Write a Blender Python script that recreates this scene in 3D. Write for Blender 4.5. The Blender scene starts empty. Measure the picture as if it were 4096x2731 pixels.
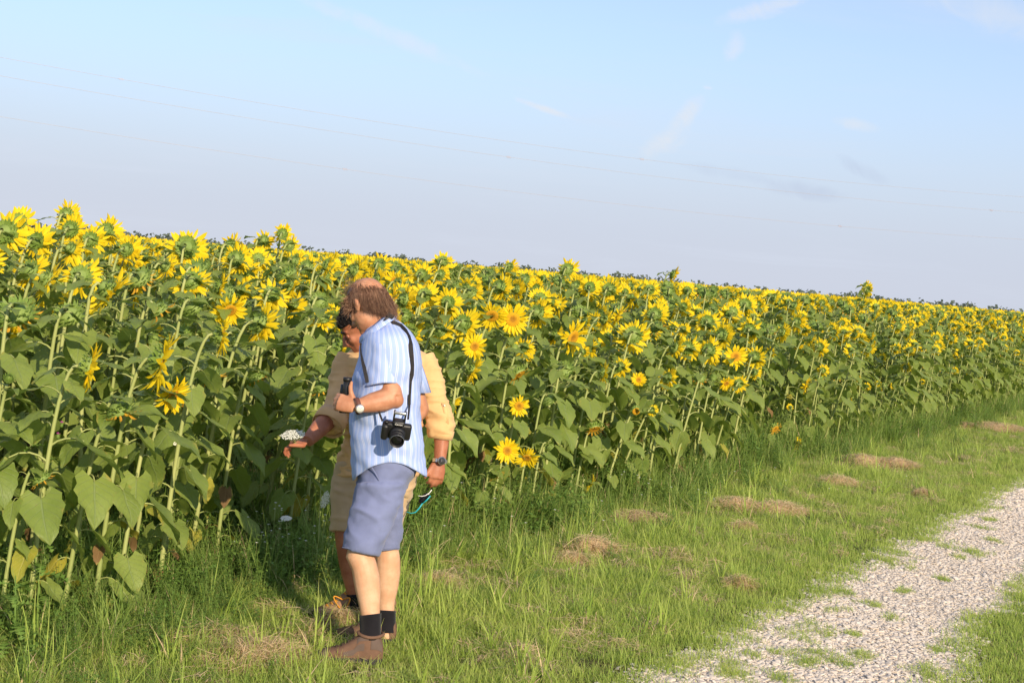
import bpy, bmesh, math, random
import numpy as np
from mathutils import Vector, Matrix, Euler, noise

random.seed(7)
rng = np.random.default_rng(7)
R = math.radians
scene = bpy.context.scene
col = scene.collection

# ------------------------------------------------------------------ camera
CAM_H, FPX, ROLL, PITCH = 1.8, 5700.0, R(4.85), R(2.92)
cam_data = bpy.data.cameras.new("camera")
cam = bpy.data.objects.new("camera", cam_data)
col.objects.link(cam)
_r0, _f0 = Vector((1, 0, 0)), Vector((0, math.cos(PITCH), -math.sin(PITCH)))
_u0 = _r0.cross(_f0)
CR = _r0 * math.cos(ROLL) + _u0 * math.sin(ROLL)
CU = -_r0 * math.sin(ROLL) + _u0 * math.cos(ROLL)
CF = _f0
CP = Vector((0, 0, CAM_H))
cam.matrix_world = Matrix(((CR.x, CU.x, -CF.x, 0), (CR.y, CU.y, -CF.y, 0), (CR.z, CU.z, -CF.z, CAM_H), (0, 0, 0, 1)))
cam_data.sensor_width = 36.0
cam_data.lens = FPX / 4096 * 36
cam_data.clip_start = 0.1
cam_data.clip_end = 12000
scene.camera = cam


def ray(px, py):
    return CF * FPX + CR * (px - 2048) - CU * (py - 1365.5)


def W(px, py, Y):
    """photo pixel -> point on the vertical plane at distance Y"""
    d = ray(px, py)
    return CP + d * (Y / d.y)


def G(px, py, z=0.0):
    """photo pixel -> point on the ground"""
    d = ray(px, py)
    return CP + d * ((z - CAM_H) / d.z)


def PIX(p):
    v = Vector(p) - CP
    f = v.dot(CF)
    return 2048 + FPX * v.dot(CR) / f, 1365.5 - FPX * v.dot(CU) / f


# ------------------------------------------------------------------ light, sky
SUN_AZ, SUN_EL = R(26), R(21)        # azimuth: to the right of straight behind the camera
sun_dir = Vector((math.sin(SUN_AZ) * math.cos(SUN_EL), -math.cos(SUN_AZ) * math.cos(SUN_EL), math.sin(SUN_EL)))
sun_data = bpy.data.lights.new("sun", 'SUN')
sun_data.energy = 4.2
sun_data.angle = R(0.5)
sun_data.color = (1.0, 0.83, 0.60)
sun = bpy.data.objects.new("sun", sun_data)
sun.rotation_euler = (-sun_dir).to_track_quat('-Z', 'Y').to_euler()
sun.location = (20, -30, 25)
col.objects.link(sun)

world = bpy.data.worlds.new("World")
scene.world = world
world.use_nodes = True
wn, wl = world.node_tree.nodes, world.node_tree.links
wn.clear()
w_out = wn.new('ShaderNodeOutputWorld')
w_bg = wn.new('ShaderNodeBackground')
w_bg.inputs['Strength'].default_value = 0.15
sky = wn.new('ShaderNodeTexSky')
sky.sky_type = 'NISHITA'
sky.sun_disc = False
sky.sun_elevation = SUN_EL
sky.sun_rotation = math.pi - SUN_AZ
sky.air_density = 1.0
sky.dust_density = 0.3
sky.ozone_density = 4.0
sky.altitude = 300


class NB:
    """tiny helper to write node maths"""
    def __init__(self, tree):
        self.t = tree

    def put(self, sock, v):
        if isinstance(v, (int, float)):
            sock.default_value = v
        elif isinstance(v, tuple):
            sock.default_value = v if len(v) == len(sock.default_value) else (*v, 1.0)
        else:
            self.t.links.new(v, sock)

    def m(self, op, a, b=0.0, c=0.0, clamp=False):
        n = self.t.nodes.new('ShaderNodeMath')
        n.operation = op
        n.use_clamp = clamp
        for i, v in enumerate((a, b, c)):
            self.put(n.inputs[i], v)
        return n.outputs[0]

    def ramp(self, v, lo, hi, a=0.0, b=1.0, smooth=True):
        n = self.t.nodes.new('ShaderNodeMapRange')
        n.interpolation_type = 'SMOOTHSTEP' if smooth else 'LINEAR'
        for i, x in enumerate((v, lo, hi, a, b)):
            self.put(n.inputs[i], x)
        return n.outputs[0]

    def mix(self, f, a, b, mode='MIX'):
        n = self.t.nodes.new('ShaderNodeMix')
        n.data_type = 'RGBA'
        n.blend_type = mode
        self.put(n.inputs[0], f)
        self.put(n.inputs[6], a)
        self.put(n.inputs[7], b)
        return n.outputs[2]

    def noise(self, vec, scale, detail=3.0, rough=0.55, dist=0.0):
        n = self.t.nodes.new('ShaderNodeTexNoise')
        if vec is not None:
            self.t.links.new(vec, n.inputs['Vector'])
        n.inputs['Scale'].default_value = scale
        n.inputs['Detail'].default_value = detail
        n.inputs['Roughness'].default_value = rough
        n.inputs['Distortion'].default_value = dist
        return n.outputs['Fac']

    def comb(self, x, y, z):
        n = self.t.nodes.new('ShaderNodeCombineXYZ')
        for i, v in enumerate((x, y, z)):
            self.put(n.inputs[i], v)
        return n.outputs[0]


wb = NB(world.node_tree)
tc = wn.new('ShaderNodeTexCoord')
sep = wn.new('ShaderNodeSeparateXYZ')
wl.new(tc.outputs['Generated'], sep.inputs[0])
dx, dy, dz = sep.outputs
el = wb.m('ARCSINE', dz)
az = wb.m('ARCTAN2', dx, dy)
# lavender haze that thickens towards the horizon, all the way round
veil = wb.ramp(el, 0.19, 0.02, 0.52, 0.95)
sky_col = wb.mix(veil, sky.outputs[0], (2.76, 2.97, 3.60))
# thin high cloud all over the dome
plane = wb.comb(wb.m('DIVIDE', dx, wb.m('ADD', wb.m('MAXIMUM', dz, 0.0), 0.16)),
                wb.m('MULTIPLY', wb.m('DIVIDE', dy, wb.m('ADD', wb.m('MAXIMUM', dz, 0.0), 0.16)), 2.4), 0.0)
cirr = wb.ramp(wb.noise(plane, 0.9, 6, 0.6, 0.6), 0.50, 0.80, 0.0, 0.35)
sky_col = wb.mix(cirr, sky_col, (3.3, 3.6, 4.2))
fine = wb.noise(tc.outputs['Generated'], 34.0, 5, 0.62, 0.8)
# single wisps: photo pixel of the middle, half length and half width in radians, tilt, brightness
WISPS = [(2745, 460, .022, .0075, 58, .60), (2650, 575, .019, .008, 40, .48), (2690, 40, 0, 0, 0, 0), (2935, 190, .010, .006, 80, .40),
         (3070, 32, .030, .006, 22, .55), (2190, 440, .020, .0022, -9, .55), (3420, 500, .014, .004, -3, .42),
         (3950, 45, .060, .012, -14, .26), (1500, 110, .07, .006, -13, .35), (2830, 352, .004, .0014, 0, .5)]
for (px, py, L, wd, tilt, amp) in WISPS:
    if not amp:
        continue
    d = ray(px, py).normalized()
    a0, e0 = math.atan2(d.x, d.y), math.asin(d.z)
    t = R(tilt) - ROLL + R(0)
    da, de = wb.m('SUBTRACT', az, a0), wb.m('SUBTRACT', el, e0)
    u = wb.m('ADD', wb.m('MULTIPLY', da, math.cos(t) / L), wb.m('MULTIPLY', de, math.sin(t) / L))
    v = wb.m('ADD', wb.m('MULTIPLY', da, -math.sin(t) / wd), wb.m('MULTIPLY', de, math.cos(t) / wd))
    r2 = wb.m('ADD', wb.m('MULTIPLY', u, u), wb.m('MULTIPLY', v, v))
    f = wb.ramp(wb.m('ADD', wb.m('SUBTRACT', 1.0, r2), wb.m('MULTIPLY', wb.m('SUBTRACT', fine, 0.5), 4.2)), -0.7, 2.3, 0.0, min(.95, amp * 1.5))
    sky_col = wb.mix(f, sky_col, (3.85, 3.90, 4.05))
for (px, py, L, wd, tilt, amp) in [(2900, 690, .045, .006, -6, .3), (3200, 760, .040, .007, -6, .38), (3450, 680, .024, .006, -22, .34)]:
    d = ray(px, py).normalized()
    a0, e0 = math.atan2(d.x, d.y), math.asin(d.z)
    t = R(tilt)
    da, de = wb.m('SUBTRACT', az, a0), wb.m('SUBTRACT', el, e0)
    u = wb.m('ADD', wb.m('MULTIPLY', da, math.cos(t) / L), wb.m('MULTIPLY', de, math.sin(t) / L))
    v = wb.m('ADD', wb.m('MULTIPLY', da, -math.sin(t) / wd), wb.m('MULTIPLY', de, math.cos(t) / wd))
    r2 = wb.m('ADD', wb.m('MULTIPLY', u, u), wb.m('MULTIPLY', v, v))
    f = wb.ramp(wb.m('ADD', wb.m('SUBTRACT', 1.0, r2), wb.m('MULTIPLY', wb.m('SUBTRACT', fine, 0.5), 2.5)), 0.0, 1.6, 0.0, amp)
    sky_col = wb.mix(f, sky_col, (2.25, 2.55, 3.35))
wl.new(sky_col, w_bg.inputs['Color'])
wl.new(w_bg.outputs[0], w_out.inputs['Surface'])

scene.view_settings.view_transform = 'Standard'
scene.view_settings.look = 'None'
scene.view_settings.gamma = 1.0
scene.view_settings.use_curve_mapping = False
scene.view_settings.exposure = 0.5
scene.cycles.max_bounces = 6
scene.cycles.transparent_max_bounces = 4
scene.cycles.use_denoising = True


# ------------------------------------------------------------------ helpers
def tag(o, label=None, cat=None, group=None, kind=None):
    if label:
        o["label"] = label
    if cat:
        o["category"] = cat
    if group:
        o["group"] = group
    if kind:
        o["kind"] = kind
    return o


def link(o, parent=None):
    col.objects.link(o)
    if parent is not None:
        o.parent = parent
    return o


def empty(name, loc=(0, 0, 0)):
    o = bpy.data.objects.new(name, None)
    o.empty_display_size = 0.1
    o.location = loc
    return link(o)


class MB:
    """collects vertices and faces, builds one mesh"""
    def __init__(self):
        self.v, self.f, self.mi, self.uv, self.sm = [], [], [], [], []

    def add(self, verts, faces, mi=0, uvs=None, smooth=True):
        k = len(self.v)
        self.v.extend([tuple(p) for p in verts])
        self.uv.extend(uvs if uvs is not None else [(0.0, 0.0)] * len(verts))
        for f in faces:
            self.f.append(tuple(i + k for i in f))
            self.mi.append(mi)
            self.sm.append(smooth)

    def grid(self, rows, mi=0, close=False, uvs=None, cap0=False, cap1=False, smooth=True):
        n, m = len(rows), len(rows[0])
        verts = [p for r in rows for p in r]
        faces = []
        for i in range(n - 1):
            for j in range(m if close else m - 1):
                j2 = (j + 1) % m
                faces.append((i * m + j, i * m + j2, (i + 1) * m + j2, (i + 1) * m + j))
        if cap0:
            faces.append(tuple(range(m - 1, -1, -1)))
        if cap1:
            faces.append(tuple((n - 1) * m + j for j in range(m)))
        self.add(verts, faces, mi, uvs, smooth)

    def tube(self, pts, radii, seg=6, mi=0, cap=True, flat=1.0, ref=None):
        pts = [Vector(p) for p in pts]
        rows = []
        prev = Vector(ref) if ref is not None else None
        for i, p in enumerate(pts):
            t = (pts[min(i + 1, len(pts) - 1)] - pts[max(i - 1, 0)])
            if t.length < 1e-9:
                t = Vector((0, 0, 1))
            t.normalize()
            if prev is None:
                prev = Vector((1, 0, 0)) if abs(t.x) < 0.8 else Vector((0, 1, 0))
            a = (prev - t * prev.dot(t))
            if a.length < 1e-6:
                a = t.orthogonal()
            a.normalize()
            prev = a
            b = t.cross(a)
            r = radii[i] if hasattr(radii, '__len__') else radii
            rows.append([p + a * (r * math.cos(2 * math.pi * k / seg)) + b * (r * flat * math.sin(2 * math.pi * k / seg)) for k in range(seg)])
        self.grid(rows, mi, True, None, cap, cap)

    def ball(self, c, r, seg=10, rings=7, mi=0, axes=None):
        c = Vector(c)
        if not hasattr(r, '__len__'):
            r = (r, r, r)
        ax = axes or (Vector((1, 0, 0)), Vector((0, 1, 0)), Vector((0, 0, 1)))
        rows = []
        for i in range(1, rings):
            th = math.pi * i / rings
            rows.append([c + ax[0] * (r[0] * math.sin(th) * math.cos(2 * math.pi * k / seg)) + ax[1] * (r[1] * math.sin(th) * math.sin(2 * math.pi * k / seg)) + ax[2] * (-r[2] * math.cos(th)) for k in range(seg)])
        n = len(rows)
        verts = [p for q in rows for p in q] + [c - ax[2] * r[2], c + ax[2] * r[2]]
        faces = []
        for i in range(n - 1):
            for j in range(seg):
                j2 = (j + 1) % seg
                faces.append((i * seg + j, i * seg + j2, (i + 1) * seg + j2, (i + 1) * seg + j))
        for j in range(seg):
            faces.append((n * seg, (j + 1) % seg, j))
            faces.append((n * seg + 1, (n - 1) * seg + j, (n - 1) * seg + (j + 1) % seg))
        self.add(verts, faces, mi)

    def box(self, c, h, ax=None, mi=0):
        c = Vector(c)
        ax = ax or (Vector((1, 0, 0)), Vector((0, 1, 0)), Vector((0, 0, 1)))
        vs = [c + ax[0] * (h[0] * sx) + ax[1] * (h[1] * sy) + ax[2] * (h[2] * sz) for sz in (-1, 1) for sy in (-1, 1) for sx in (-1, 1)]
        self.add(vs, [(0, 2, 3, 1), (4, 5, 7, 6), (0, 1, 5, 4), (2, 6, 7, 3), (0, 4, 6, 2), (1, 3, 7, 5)], mi, None, False)

    def mesh(self, name, mats):
        me = bpy.data.meshes.new(name)
        me.from_pydata(self.v, [], self.f)
        for m in (mats if isinstance(mats, (list, tuple)) else [mats]):
            me.materials.append(m)
        me.polygons.foreach_set('material_index', self.mi)
        me.polygons.foreach_set('use_smooth', self.sm)
        uvl = me.uv_layers.new(name='uv')
        li = np.empty(len(me.loops), dtype=np.int32)
        me.loops.foreach_get('vertex_index', li)
        uvl.data.foreach_set('uv', np.array(self.uv, dtype=np.float32)[li].ravel())
        me.update()
        return me

    def build(self, name, mats, parent=None):
        return link(bpy.data.objects.new(name, self.mesh(name, mats)), parent)


# ------------------------------------------------------------------ materials
def new_mat(name, rough=0.6, spec=0.3):
    m = bpy.data.materials.new(name)
    m.use_nodes = True
    b = m.node_tree.nodes['Principled BSDF']
    b.inputs['Roughness'].default_value = rough
    b.inputs['Specular IOR Level'].default_value = spec
    return m, NB(m.node_tree), b


def plain(name, c, rough=0.6, spec=0.3, metal=0.0, var=0.0, vscale=30.0, bump=0.0, bscale=200.0):
    m, nb, b = new_mat(name, rough, spec)
    b.inputs['Metallic'].default_value = metal
    t = m.node_tree.nodes.new('ShaderNodeTexCoord')
    if var:
        n = nb.noise(t.outputs['Object'], vscale, 4)
        nb.put(b.inputs['Base Color'], nb.mix(n, tuple(x * (1 - var) for x in c), tuple(min(1, x * (1 + var)) for x in c)))
    else:
        b.inputs['Base Color'].default_value = (*c, 1)
    if bump:
        bp = m.node_tree.nodes.new('ShaderNodeBump')
        bp.inputs['Strength'].default_value = bump
        bp.inputs['Distance'].default_value = 0.004
        nb.put(bp.inputs['Height'], nb.noise(t.outputs['Object'], bscale, 4))
        nb.put(b.inputs['Normal'], bp.outputs[0])
    return m


def foliage(name, ca, cb, trans=0.35, rough=0.5, spec=0.25, tcol=None, veins=False, tipcol=None, nscale=9.0, bump=0.0):
    """two tone leaf with light shining through; ca..cb varies from leaf to leaf"""
    m, nb, b = new_mat(name, rough, spec)
    nt = m.node_tree
    oi = nt.nodes.new('ShaderNodeObjectInfo')
    geo = nt.nodes.new('ShaderNodeNewGeometry')
    rnd = oi.outputs['Random']
    n = nb.noise(geo.outputs['Position'], nscale, 4)
    f = nb.m('ADD', nb.m('MULTIPLY', rnd, 0.55), nb.ramp(n, 0.3, 0.7, 0.0, 0.5), clamp=True)
    isl = nt.nodes.new('ShaderNodeNewGeometry').outputs['Random Per Island']
    f = nb.m('ADD', nb.m('MULTIPLY', f, 0.65), nb.m('MULTIPLY', isl, 0.35))
    c = nb.mix(f, ca, cb)
    if veins or tipcol:
        uv = nt.nodes.new('ShaderNodeUVMap')
        s = nt.nodes.new('ShaderNodeSeparateXYZ')
        nt.links.new(uv.outputs[0], s.inputs[0])
        u, v = s.outputs[0], s.outputs[1]
        au = nb.m('ABSOLUTE', nb.m('SUBTRACT', u, 0.5))
        if veins:
            mid = nb.ramp(au, 0.012, 0.035, 1.0, 0.0)
            lat = nb.ramp(nb.m('ABSOLUTE', nb.m('SUBTRACT', nb.m('FRACT', nb.m('MULTIPLY', nb.m('SUBTRACT', v, nb.m('MULTIPLY', au, 0.75)), 6.5)), 0.5)), 0.03, 0.10, 1.0, 0.0)
            vm = nb.m('MAXIMUM', mid, nb.m('MULTIPLY', lat, 0.55))
            c = nb.mix(nb.m('MULTIPLY', vm, 0.5), c, veins)
            rim = nb.m('MULTIPLY', nb.ramp(nb.m('MAXIMUM', au, nb.m('SUBTRACT', v, 0.45)), 0.36, 0.5), nb.ramp(nb.noise(geo.outputs['Position'], 16.0, 3), 0.52, 0.68))
            c = nb.mix(nb.m('MULTIPLY', rim, 0.8), c, (0.42, 0.36, 0.08))
            spot = nb.ramp(nb.noise(geo.outputs['Position'], 75.0, 2), 0.66, 0.74)
            c = nb.mix(nb.m('MULTIPLY', spot, 0.6), c, (0.30, 0.25, 0.09))
            if bump:
                bp = nt.nodes.new('ShaderNodeBump')
                bp.inputs['Strength'].default_value = bump
                bp.inputs['Distance'].default_value = 0.006
                nb.put(bp.inputs['Height'], nb.m('SUBTRACT', nb.m('MULTIPLY', nb.noise(uv.outputs[0], 14.0, 3), 0.8), vm))
                nb.put(b.inputs['Normal'], bp.outputs[0])
        if tipcol:
            c = nb.mix(nb.ramp(v, 0.55, 1.0, 0.0, 0.8), c, tipcol)
    nb.put(b.inputs['Base Color'], c)
    if trans:
        tr = nt.nodes.new('ShaderNodeBsdfTranslucent')
        nb.put(tr.inputs['Color'], nb.mix(0.6, c, tcol or tuple(min(1, x * 1.6) for x in cb)))
        mx = nt.nodes.new('ShaderNodeMixShader')
        mx.inputs[0].default_value = trans
        nt.links.new(b.outputs[0], mx.inputs[1])
        nt.links.new(tr.outputs[0], mx.inputs[2])
        nt.links.new(mx.outputs[0], nt.nodes['Material Output'].inputs['Surface'])
    return m


M = {}
M['leaf'] = foliage('sunflower_leaf', (0.150, 0.230, 0.040), (0.310, 0.385, 0.088), 0.40, 0.46, 0.42, (0.36, 0.46, 0.045), veins=(0.26, 0.33, 0.15), bump=0.5)
M['leaf_yellow'] = foliage('yellowing_leaf', (0.24, 0.29, 0.05), (0.55, 0.46, 0.06), 0.35, 0.55, 0.2, (0.6, 0.5, 0.05), veins=(0.6, 0.55, 0.2), bump=0.5, nscale=14)
M['leaf_brown'] = foliage('withered_leaf', (0.10, 0.055, 0.03), (0.30, 0.19, 0.08), 0.2, 0.7, 0.1, veins=(0.3, 0.2, 0.1))
M['stem'] = foliage('sunflower_stem', (0.22, 0.28, 0.08), (0.40, 0.42, 0.16), 0.0, 0.55, 0.3, nscale=5)
M['head_green'] = foliage('flower_back', (0.15, 0.25, 0.05), (0.31, 0.39, 0.11), 0.15, 0.55, 0.25, nscale=25)
M['bract'] = foliage('bract', (0.14, 0.24, 0.04), (0.30, 0.40, 0.09), 0.3, 0.5, 0.25)
M['petal'] = foliage('petal', (0.90, 0.63, 0.013), (0.94, 0.75, 0.03), 0.42, 0.55, 0.15, (0.98, 0.71, 0.012))
M['petal_old'] = foliage('withered_petal', (0.50, 0.24, 0.03), (0.80, 0.47, 0.05), 0.3, 0.7, 0.1)
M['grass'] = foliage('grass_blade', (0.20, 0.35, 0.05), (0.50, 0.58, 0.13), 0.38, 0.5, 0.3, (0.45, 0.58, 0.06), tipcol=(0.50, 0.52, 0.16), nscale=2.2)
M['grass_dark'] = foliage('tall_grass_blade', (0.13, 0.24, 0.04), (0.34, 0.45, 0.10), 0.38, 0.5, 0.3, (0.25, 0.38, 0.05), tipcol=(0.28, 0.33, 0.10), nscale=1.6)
M['weed'] = foliage('weed_leaf', (0.10, 0.20, 0.035), (0.25, 0.37, 0.08), 0.3, 0.5, 0.25, (0.2, 0.35, 0.05), nscale=6)
M['straw'] = foliage('straw', (0.52, 0.35, 0.20), (0.82, 0.64, 0.40), 0.3, 0.7, 0.15, nscale=20)
M['white_floret'] = plain('white_floret', (0.82, 0.82, 0.72), 0.8, 0.1, var=0.12, vscale=90)


def disc_mat():
    m, nb, b = new_mat('seed_disc', 0.8, 0.1)
    t = m.node_tree.nodes.new('ShaderNodeTexCoord')
    s = m.node_tree.nodes.new('ShaderNodeSeparateXYZ')
    m.node_tree.links.new(t.outputs['Object'], s.inputs[0])
    r = nb.m('SQRT', nb.m('ADD', nb.m('MULTIPLY', s.outputs[0], s.outputs[0]), nb.m('MULTIPLY', s.outputs[1], s.outputs[1])))
    c = nb.mix(nb.ramp(r, 0.012, 0.04), (0.42, 0.20, 0.02), (0.75, 0.40, 0.02))
    n = nb.noise(t.outputs['Object'], 260.0, 3)
    nb.put(b.inputs['Base Color'], nb.mix(nb.ramp(n, 0.4, 0.65), nb.mix(0.5, c, (0.15, 0.07, 0.01)), c))
    bp = m.node_tree.nodes.new('ShaderNodeBump')
    bp.inputs['Distance'].default_value = 0.004
    nb.put(bp.inputs['Height'], n)
    nb.put(b.inputs['Normal'], bp.outputs[0])
    return m


M['disc'] = disc_mat()

# ------------------------------------------------------------------ layout of the place: s runs along the field edge, t across it towards the road
E0 = Vector((-2.0, 6.3, 0))
DV = Vector((0.487, 0.8734, 0)).normalized()
TN = Vector((DV.y, -DV.x, 0))


def ST(s, t, z=0.0):
    p = E0 + DV * s + TN * t
    return Vector((p.x, p.y, z))


def to_st(p):
    q = Vector((p[0], p[1], 0)) - E0
    return q.dot(DV), q.dot(TN)


def fall(r):
    k = min(1.0, max(0.0, (r - 110.0) / 230.0))
    return -9.0 * k * k * (3 - 2 * k)


def gz(x, y):
    return fall(math.hypot(x, y))


def in_view(P, margin=260, zt=0.0):
    """numpy mask of ground points whose column up to zt can be in the picture (plus a margin)"""
    v = np.asarray(P, dtype=float) - np.array(CP)
    f = v @ np.array(CF)
    x = 2048 + FPX * (v @ np.array(CR)) / np.maximum(f, 0.05)
    y = 1365.5 - FPX * (v @ np.array(CU)) / np.maximum(f, 0.05)
    ytop = y - zt * FPX / np.maximum(f, 0.05)
    return (f > 0.5) & (x > -margin) & (x < 4096 + margin) & (ytop < 2731 + margin)


# ground sheet
def ground_mat():
    m, nb, b = new_mat('earth_and_thatch', 0.95, 0.1)
    g = m.node_tree.nodes.new('ShaderNodeNewGeometry').outputs['Position']
    a = nb.mix(nb.ramp(nb.noise(g, 3.0, 6, 0.65), 0.35, 0.65), (0.075, 0.085, 0.028), (0.17, 0.13, 0.065))
    c = nb.mix(nb.ramp(nb.noise(g, 45.0, 4, 0.7), 0.4, 0.7), a, (0.05, 0.06, 0.02))
    nb.put(b.inputs['Base Color'], c)
    bp = m.node_tree.nodes.new('ShaderNodeBump')
    bp.inputs['Distance'].default_value = 0.03
    nb.put(bp.inputs['Height'], nb.noise(g, 30.0, 6, 0.7))
    nb.put(b.inputs['Normal'], bp.outputs[0])
    return m


ticks = sorted(set([-4000, -2000, -1000, -600] + list(range(-400, 401, 25)) + [600, 1000, 2000, 4000]))
mb = MB()
mb.grid([[(x, y, gz(x, y)) for x in ticks] for y in ticks])
tag(mb.build('ground', ground_mat()), kind='structure')


def gravel_mat():
    m, nb, b = new_mat('limestone_grit', 0.95, 0.1)
    g = m.node_tree.nodes.new('ShaderNodeNewGeometry').outputs['Position']
    v = m.node_tree.nodes.new('ShaderNodeTexVoronoi')
    v.inputs['Scale'].default_value = 70.0
    m.node_tree.links.new(g, v.inputs['Vector'])
    c = nb.mix(nb.ramp(nb.noise(g, 2.2, 5, 0.6), 0.35, 0.68), (0.66, 0.575, 0.48), (0.55, 0.465, 0.375))
    c = nb.mix(nb.ramp(v.outputs['Distance'], 0.35, 0.8), c, (0.52, 0.44, 0.36))
    nb.put(b.inputs['Base Color'], c)
    bp = m.node_tree.nodes.new('ShaderNodeBump')
    bp.inputs['Distance'].default_value = 0.008
    bp.invert = True
    nb.put(bp.inputs['Height'], v.outputs['Distance'])
    nb.put(b.inputs['Normal'], bp.outputs[0])
    return m


def wob(s, seed, amp, freq=0.9):
    return amp * (noise.noise((s * freq, seed, 0.3)) + 0.5 * noise.noise((s * freq * 2.7, seed + 9, 0.7)) + 0.35 * noise.noise((s * freq * 7.3, seed + 4, 0.1)))


T_L0, T_R0 = 2.33, 3.36


def t_left(s):
    return T_L0 + wob(s, 3.1, 0.17)


def t_right(s):
    return T_R0 + wob(s, 8.4, 0.17)


GM = gravel_mat()
tracks = []
for (fl, fr) in ((t_left, t_right), (lambda s: t_left(s + 31) + 2.55, lambda s: t_right(s + 57) + 2.55)):
    mb = MB()
    rows = []
    s = -14.0
    while s < 110:
        a, b_ = fl(s), fr(s)
        rows.append([ST(s, a + (b_ - a) * k / 4, 0.004) for k in range(5)])
        s += 0.12 if s < 25 else 0.8
    mb.grid(rows)
    tracks.append(tag(mb.build('gravel_track', GM), kind='structure'))


# ------------------------------------------------------------------ scattering (only for what nobody could count)
def scatter(name, pts, rots, scl, idx, variants, label=None, cat=None):
    me = bpy.data.meshes.new(name)
    n = len(pts)
    me.vertices.add(n)
    me.vertices.foreach_set('co', np.asarray(pts, dtype=np.float32).ravel())
    a = me.attributes.new('rot', 'FLOAT_VECTOR', 'POINT')
    a.data.foreach_set('vector', np.asarray(rots, dtype=np.float32).ravel())
    a = me.attributes.new('scl', 'FLOAT_VECTOR', 'POINT')
    sc = np.asarray(scl, dtype=np.float32)
    if sc.ndim == 1:
        sc = np.repeat(sc[:, None], 3, 1)
    a.data.foreach_set('vector', sc.ravel())
    a = me.attributes.new('idx', 'INT', 'POINT')
    a.data.foreach_set('value', np.asarray(idx, dtype=np.int32))
    o = link(bpy.data.objects.new(name, me))
    c = bpy.data.collections.new(name + '_kinds')
    for i, v in enumerate(variants):
        v.name = f"{name}_kind_{i:02d}"
        c.objects.link(v)
    ng = bpy.data.node_groups.new(name, 'GeometryNodeTree')
    ng.interface.new_socket('Geometry', in_out='INPUT', socket_type='NodeSocketGeometry')
    ng.interface.new_socket('Geometry', in_out='OUTPUT', socket_type='NodeSocketGeometry')
    N = ng.nodes
    gi, go = N.new('NodeGroupInput'), N.new('NodeGroupOutput')
    ci = N.new('GeometryNodeCollectionInfo')
    ci.inputs['Collection'].default_value = c
    ci.inputs['Separate Children'].default_value = True
    ci.inputs['Reset Children'].default_value = True
    ip = N.new('GeometryNodeInstanceOnPoints')
    ip.inputs['Pick Instance'].default_value = True

    def attr(nm, ty):
        q = N.new('GeometryNodeInputNamedAttribute')
        q.data_type = ty
        q.inputs['Name'].default_value = nm
        return q.outputs[0]
    L = ng.links
    L.new(gi.outputs[0], ip.inputs['Points'])
    L.new(ci.outputs[0], ip.inputs['Instance'])
    L.new(attr('idx', 'INT'), ip.inputs['Instance Index'])
    e2r = N.new('FunctionNodeEulerToRotation')
    L.new(attr('rot', 'FLOAT_VECTOR'), e2r.inputs[0])
    L.new(e2r.outputs[0], ip.inputs['Rotation'])
    L.new(attr('scl', 'FLOAT_VECTOR'), ip.inputs['Scale'])
    L.new(ip.outputs[0], go.inputs[0])
    md = o.modifiers.new('scatter', 'NODES')
    md.node_group = ng
    tag(o, label, cat, kind='stuff')
    return o


def proto(mb, mats):
    return bpy.data.objects.new('kind', mb.mesh('kind', mats))


def blade(mb, base, az, h, w, lean, curl, mi=0, seg=3):
    """one grass blade: a tapering strip that leans and curls over"""
    out = Vector((math.cos(az), math.sin(az), 0))
    side = Vector((-out.y, out.x, 0))
    p, ang = Vector(base), lean
    rows, uv = [], []
    for i in range(seg + 1):
        k = i / seg
        ww = w * (1 - k ** 1.6) * 0.5 + 0.0003
        rows.append([p - side * ww, p + side * ww])
        uv += [(0, k), (1, k)]
        ang += curl / seg
        p = p + (out * math.sin(ang) + Vector((0, 0, 1)) * math.cos(ang)) * (h / seg)
    mb.grid(rows, mi, uvs=uv)


def grass_clump(rd, n, h0, h1, w0, w1, spread, leanmax=0.6, curl=0.9, straw=0.0, seg=3):
    mb = MB()
    for _ in range(n):
        a, r = rd.uniform(0, 6.283), spread * math.sqrt(rd.random())
        mi = 1 if rd.random() < straw else 0
        blade(mb, (r * math.cos(a), r * math.sin(a), -0.005), rd.uniform(0, 6.283), rd.uniform(h0, h1) * (0.8 if mi else 1), rd.uniform(w0, w1),
              rd.uniform(0.0, leanmax) * (1.6 if mi else 1), rd.uniform(0.1, curl), mi, seg)
    return mb


def lying_straw(rd, n, L0, L1, spread, zmax):
    mb = MB()
    for _ in range(n):
        a, r = rd.uniform(0, 6.283), spread * math.sqrt(rd.random())
        z = zmax * rd.random() * (1 - (r / spread) ** 2 * 0.8) + 0.003
        d = rd.uniform(0, 6.283)
        L = rd.uniform(L0, L1)
        u = Vector((math.cos(d), math.sin(d), rd.uniform(-0.25, 0.35)))
        c = Vector((r * math.cos(a), r * math.sin(a), z))
        sd = Vector((-math.sin(d), math.cos(d), rd.uniform(-0.4, 0.4))).normalized() * rd.uniform(0.0010, 0.0022)
        bow = Vector((0, 0, rd.uniform(-0.012, 0.02)))
        rows = []
        for k in (-1, 0, 1):
            p = c + u * (L * 0.5 * k) + bow * (1 - abs(k))
            p.z = max(p.z, 0.002)
            rows.append([p - sd, p + sd])
        mb.grid(rows)
    return mb


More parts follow.
